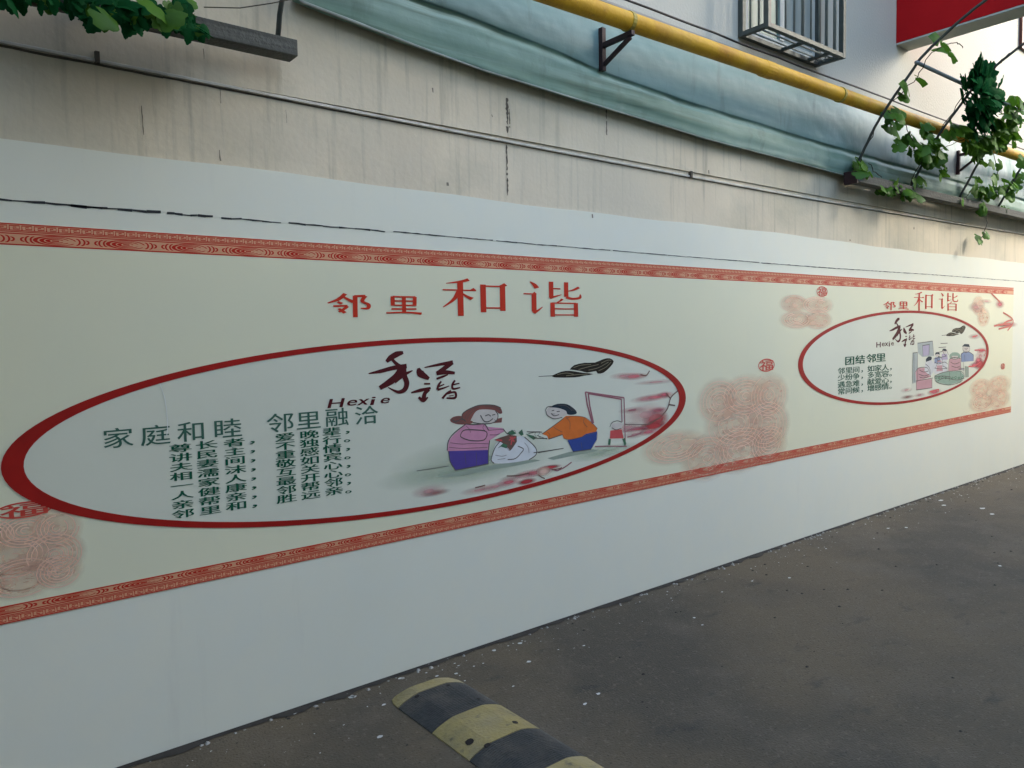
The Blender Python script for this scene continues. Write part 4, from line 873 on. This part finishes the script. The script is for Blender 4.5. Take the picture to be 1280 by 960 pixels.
def arch_y(z):
    for (y0, z0), (y1, z1) in zip(tab, tab[1:]):
        if z <= z1: return y0 + (y1 - y0) * (max(z, z0) - z0) / (z1 - z0)
    return -1.0
def on_arch(px, py, off=0):
    y = -.2
    for _ in range(12): y = .5 * y + .5 * (arch_y(at(px, py, y).z))
    return at(px, py, y + off)
vine = thing('grape_vine', 'sparse grape vine with broad green leaves climbing the trellis hoops at right', 'vine', (6.8, -.2, 2.6))
CL = [(1075, 205, 6, 9, 5), (1078, 214, 10, 4, 5), (1112, 140, 9, 5, 3), (1118, 158, 8, 6, 4), (1128, 146, 8, 5, 3), (1124, 182, 8, 6, 4), (1137, 175, 6, 6, 3), (1150, 188, 12, 5, 7), (1165, 180, 12, 9, 8), (1162, 200, 11, 8, 9), (1172, 190, 8, 12, 8), (1180, 212, 6, 8, 4),
      (1112, 236, 14, 5, 8), (1135, 240, 14, 7, 13), (1128, 230, 8, 4, 3), (1150, 233, 8, 4, 3), (1177, 58, 6, 5, 3), (1189, 68, 7, 4, 1), (1146, 98, 3, 5, 1), (1125, 117, 5, 4, 2), (1139, 118, 5, 3, 1), (1158, 160, 7, 5, 4), (1190, 165, 9, 6, 6), (1205, 165, 10, 8, 8),
      (1235, 180, 20, 12, 26), (1255, 158, 16, 14, 22), (1228, 195, 12, 8, 7), (1212, 180, 8, 8, 5), (1262, 170, 12, 10, 9), (1268, 142, 10, 8, 8), (1275, 128, 6, 8, 4), (1275, 150, 6, 6, 3), (1244, 206, 6, 3, 2), (1247, 222, 8, 5, 3), (1222, 225, 7, 3, 2),
      (1262, 236, 10, 10, 9), (1240, 242, 12, 9, 10), (1225, 238, 7, 6, 4), (1230, 262, 9, 3, 4), (1257, 263, 5, 3, 2), (1272, 228, 6, 14, 6), (1277, 200, 4, 8, 3), (1156, 236, 3, 4, 1), (1232, 292, 1, 2, 1), (1226, 304, 3, 4, 2), (1205, 250, 5, 4, 2)]
random.seed(11)
cnt = 0
for px, py, rx, ry, n in CL:
    for _ in range(int(n * 1.25)):
        a = random.uniform(0, 2 * pi); rr = random.random() ** .6
        p = on_arch(px + rx * rr * cos(a), py + ry * rr * sin(a) - 3, random.uniform(-.09, .07))
        p.y = min(p.y, -.04); put_leaf(p, random.uniform(.042, .074), VL, vine); cnt += 1
g = MB(); 
def twig(pxs, r=.003, off=-.02):
    pts = [on_arch(x, y, off) for x, y in pxs]; q = []
    for i in range(len(pts) - 1):
        for j in range(4): t = j / 4; q.append(pts[i].lerp(pts[i + 1], t) + Vector((random.uniform(-.008, .008), random.uniform(-.01, .01), random.uniform(-.008, .008))))
    q.append(pts[-1]); g.tube(q, r, 5)
for T in [[(1072, 214), (1078, 190), (1100, 150), (1112, 130), (1125, 118), (1146, 97), (1160, 70), (1180, 56)], [(1110, 140), (1128, 150), (1140, 176), (1150, 188)], [(1137, 232), (1155, 195), (1172, 170), (1190, 140), (1215, 105)], [(1150, 188), (1170, 190), (1190, 180), (1215, 170), (1240, 175), (1265, 150), (1280, 130)],
          [(1072, 214), (1090, 222), (1105, 228), (1130, 236), (1150, 236)], [(1200, 250), (1215, 240), (1235, 240), (1260, 235), (1275, 220)], [(1235, 262), (1232, 285), (1226, 300)], [(1085, 205), (1095, 216), (1102, 222)], [(1181, 56), (1195, 52), (1203, 60)], [(1236, 90), (1250, 78), (1262, 66)], [(1235, 180), (1246, 206), (1248, 222)]]: twig(T)
g.build('stem', STEM, vine, smooth=True)

bush = thing('hanging_plant', 'dense dark green leafy clump hanging on the second trellis hoop below the red slab', 'plant', (6.4, -.5, 3.1))
random.seed(5)
for _ in range(240):
    a = random.uniform(0, 2 * pi); rr = random.random() ** .8; v = sin(a) * rr
    cx = 1226 + cos(a) * rr * (23 - 8 * (v < -.5)) + random.gauss(0, 2); cy = 124 + v * 38 + random.gauss(0, 2)
    out = Vector((cos(a), 0, -sin(a))); p = on_arch(cx, cy, random.uniform(-.14, .05) * (1.3 - rr))
    d = Vector((out.x * .4 + random.gauss(0, .35), -1, .5 + random.gauss(0, .35))).normalized()
    yax = (out + Vector((random.gauss(0, .4), -.3, random.gauss(0, .4)))).normalized(); xax = yax.cross(d).normalized(); zax = xax.cross(yax)
    rm = Matrix((xax, yax, zax)).transposed().to_4x4()
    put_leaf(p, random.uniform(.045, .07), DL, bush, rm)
g = MB(); twig([(1215, 102), (1222, 120), (1228, 140), (1226, 160)], .005, .02); g.build('stem', STEM, bush)

# vine on the left trellis, its backlit darkness put in as dark leaves
lv = thing('grape_vine', 'dark shaded vine foliage drooping over the left rail at the top left corner', 'vine', (.5, -.2, 2.7))
random.seed(21)
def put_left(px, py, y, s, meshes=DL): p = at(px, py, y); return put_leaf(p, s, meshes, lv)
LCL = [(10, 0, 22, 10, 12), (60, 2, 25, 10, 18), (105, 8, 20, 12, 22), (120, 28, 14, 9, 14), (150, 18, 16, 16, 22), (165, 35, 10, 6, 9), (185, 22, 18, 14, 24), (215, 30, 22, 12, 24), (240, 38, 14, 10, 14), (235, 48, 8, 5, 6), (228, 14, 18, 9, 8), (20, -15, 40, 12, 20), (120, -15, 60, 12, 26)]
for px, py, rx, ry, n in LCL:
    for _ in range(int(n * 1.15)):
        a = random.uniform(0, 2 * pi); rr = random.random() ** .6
        put_left(px + rx * rr * cos(a), py - 10 + ry * rr * sin(a), random.uniform(-.42, -.17), random.uniform(.022, .038), DL if random.random() < .9 else VL)  # mostly the dark leaf colour, standing in for backlit shade
for o in [put_left(196, 6, -.50, .052, VL), put_left(205, 16, -.50, .05, VL), put_left(122, 12, -.46, .05, VL)]: pass
g = MB()
pts = [at(x, y, -.2) for x, y in [(-80, -30), (0, -4), (60, 8), (120, 18), (190, 24), (250, 40)]]; g.tube(pts, .006, 6); pts = [at(x, y, -.24) for x, y in [(255, 9), (300, 10), (340, 4), (380, -4)]]; g.tube(pts, .002, 5)
g.build('stem', STEM, lv)

# leaf roof of both trellises above the picture
def roof_leaves(par, x0, x1, n, size=(.05, .085), lo=4):
    g = MB(); src = VL[0]; base = [Vector(v.co) for v in src.vertices]
    low = [base[i] for i in range(0, 20, 2)]
    for _ in range(n):
        t = random.random(); i = int(lo + t * (len(HP) - 10 - lo)); y, z = HP[i]; x = random.uniform(x0, x1)
        if (z < 3.45 and y > -1) or (x > 5 and y > -1.3 - (x - 5.4) * .5): continue
        s = random.uniform(*size); d = Vector((random.gauss(0, .5), random.gauss(0, .5), 1)).normalized()
        mm = d.to_track_quat('Z', 'Y').to_matrix() @ Matrix.Rotation(random.uniform(0, 6.28), 3, 'Z')
        o = Vector((x, y + random.uniform(-.08, .08), z + random.uniform(-.05, .16)))
        g.poly([o + mm @ (v * s) for v in low])
    o = g.build('leaf_roof', LEAF, par); o['kind'] = 'stuff'
random.seed(3)
roof_leaves(lv, -5, 1.1, 4000, size=(.06, .1))
roof_leaves(vine, 5.4, 13.5, 7000, size=(.06, .1), lo=12)

# ------------------------------------------------------------------ unseen buildings added around the driveway to block sun and sky
def block(name, label, x0, x1, y0, y1, h, m_, nwin):
    b = thing(name, label, 'building', ((x0 + x1) / 2, (y0 + y1) / 2, 0))
    g = MB(); g.box((x0, y0, 0), (x1, y1, h)); g.build('wall', m_, b)
    g = MB(); g.box((x0 - .2, y0 - .2, h + .001), (x1 + .2, y1 + .2, h + .4)); g.build('roof', M_SOFFIT, b)
    for fl in range(int(h // 3)):
        for k in range(nwin):
            x = x0 + (x1 - x0) * (k + .5) / nwin; z = 1 + fl * 3
            if z + 1.4 > h: continue
            g = MB(); g.box((x - .7, y1 + .001, z), (x + .7, y1 + .05, z + 1.4)); g.build('window', M_GLASS, b)
M_OPP = layered('added_block_render', (.42, .40, .37), [((.34, .33, .30), 1, (1, 1, .4), .4, .7, .6)], bump=.2)
block('added_low_block', 'unseen low plain building added across the driveway, behind the camera', -22, 4.5, -19, -8.5, 4, M_OPP, 9)
block('apartment_building', 'unseen plain tower added across the driveway to block the sun, to the right behind the camera', 5, 15.5, -19, -8.5, 15, M_OPP, 4)  # made-up tower; its edge fades the sun along the wall
block('added_low_block', 'unseen low plain building added across the driveway at its far right end', 16.1, 42, -19, -8.5, 6.8, M_OPP, 9)
block('apartment_building', 'unseen plain building added to close and darken the driveway at its left end', -16, -6, -8.2, -.5, 9, M_OPP, 4)  # made-up building that cuts the light from the left
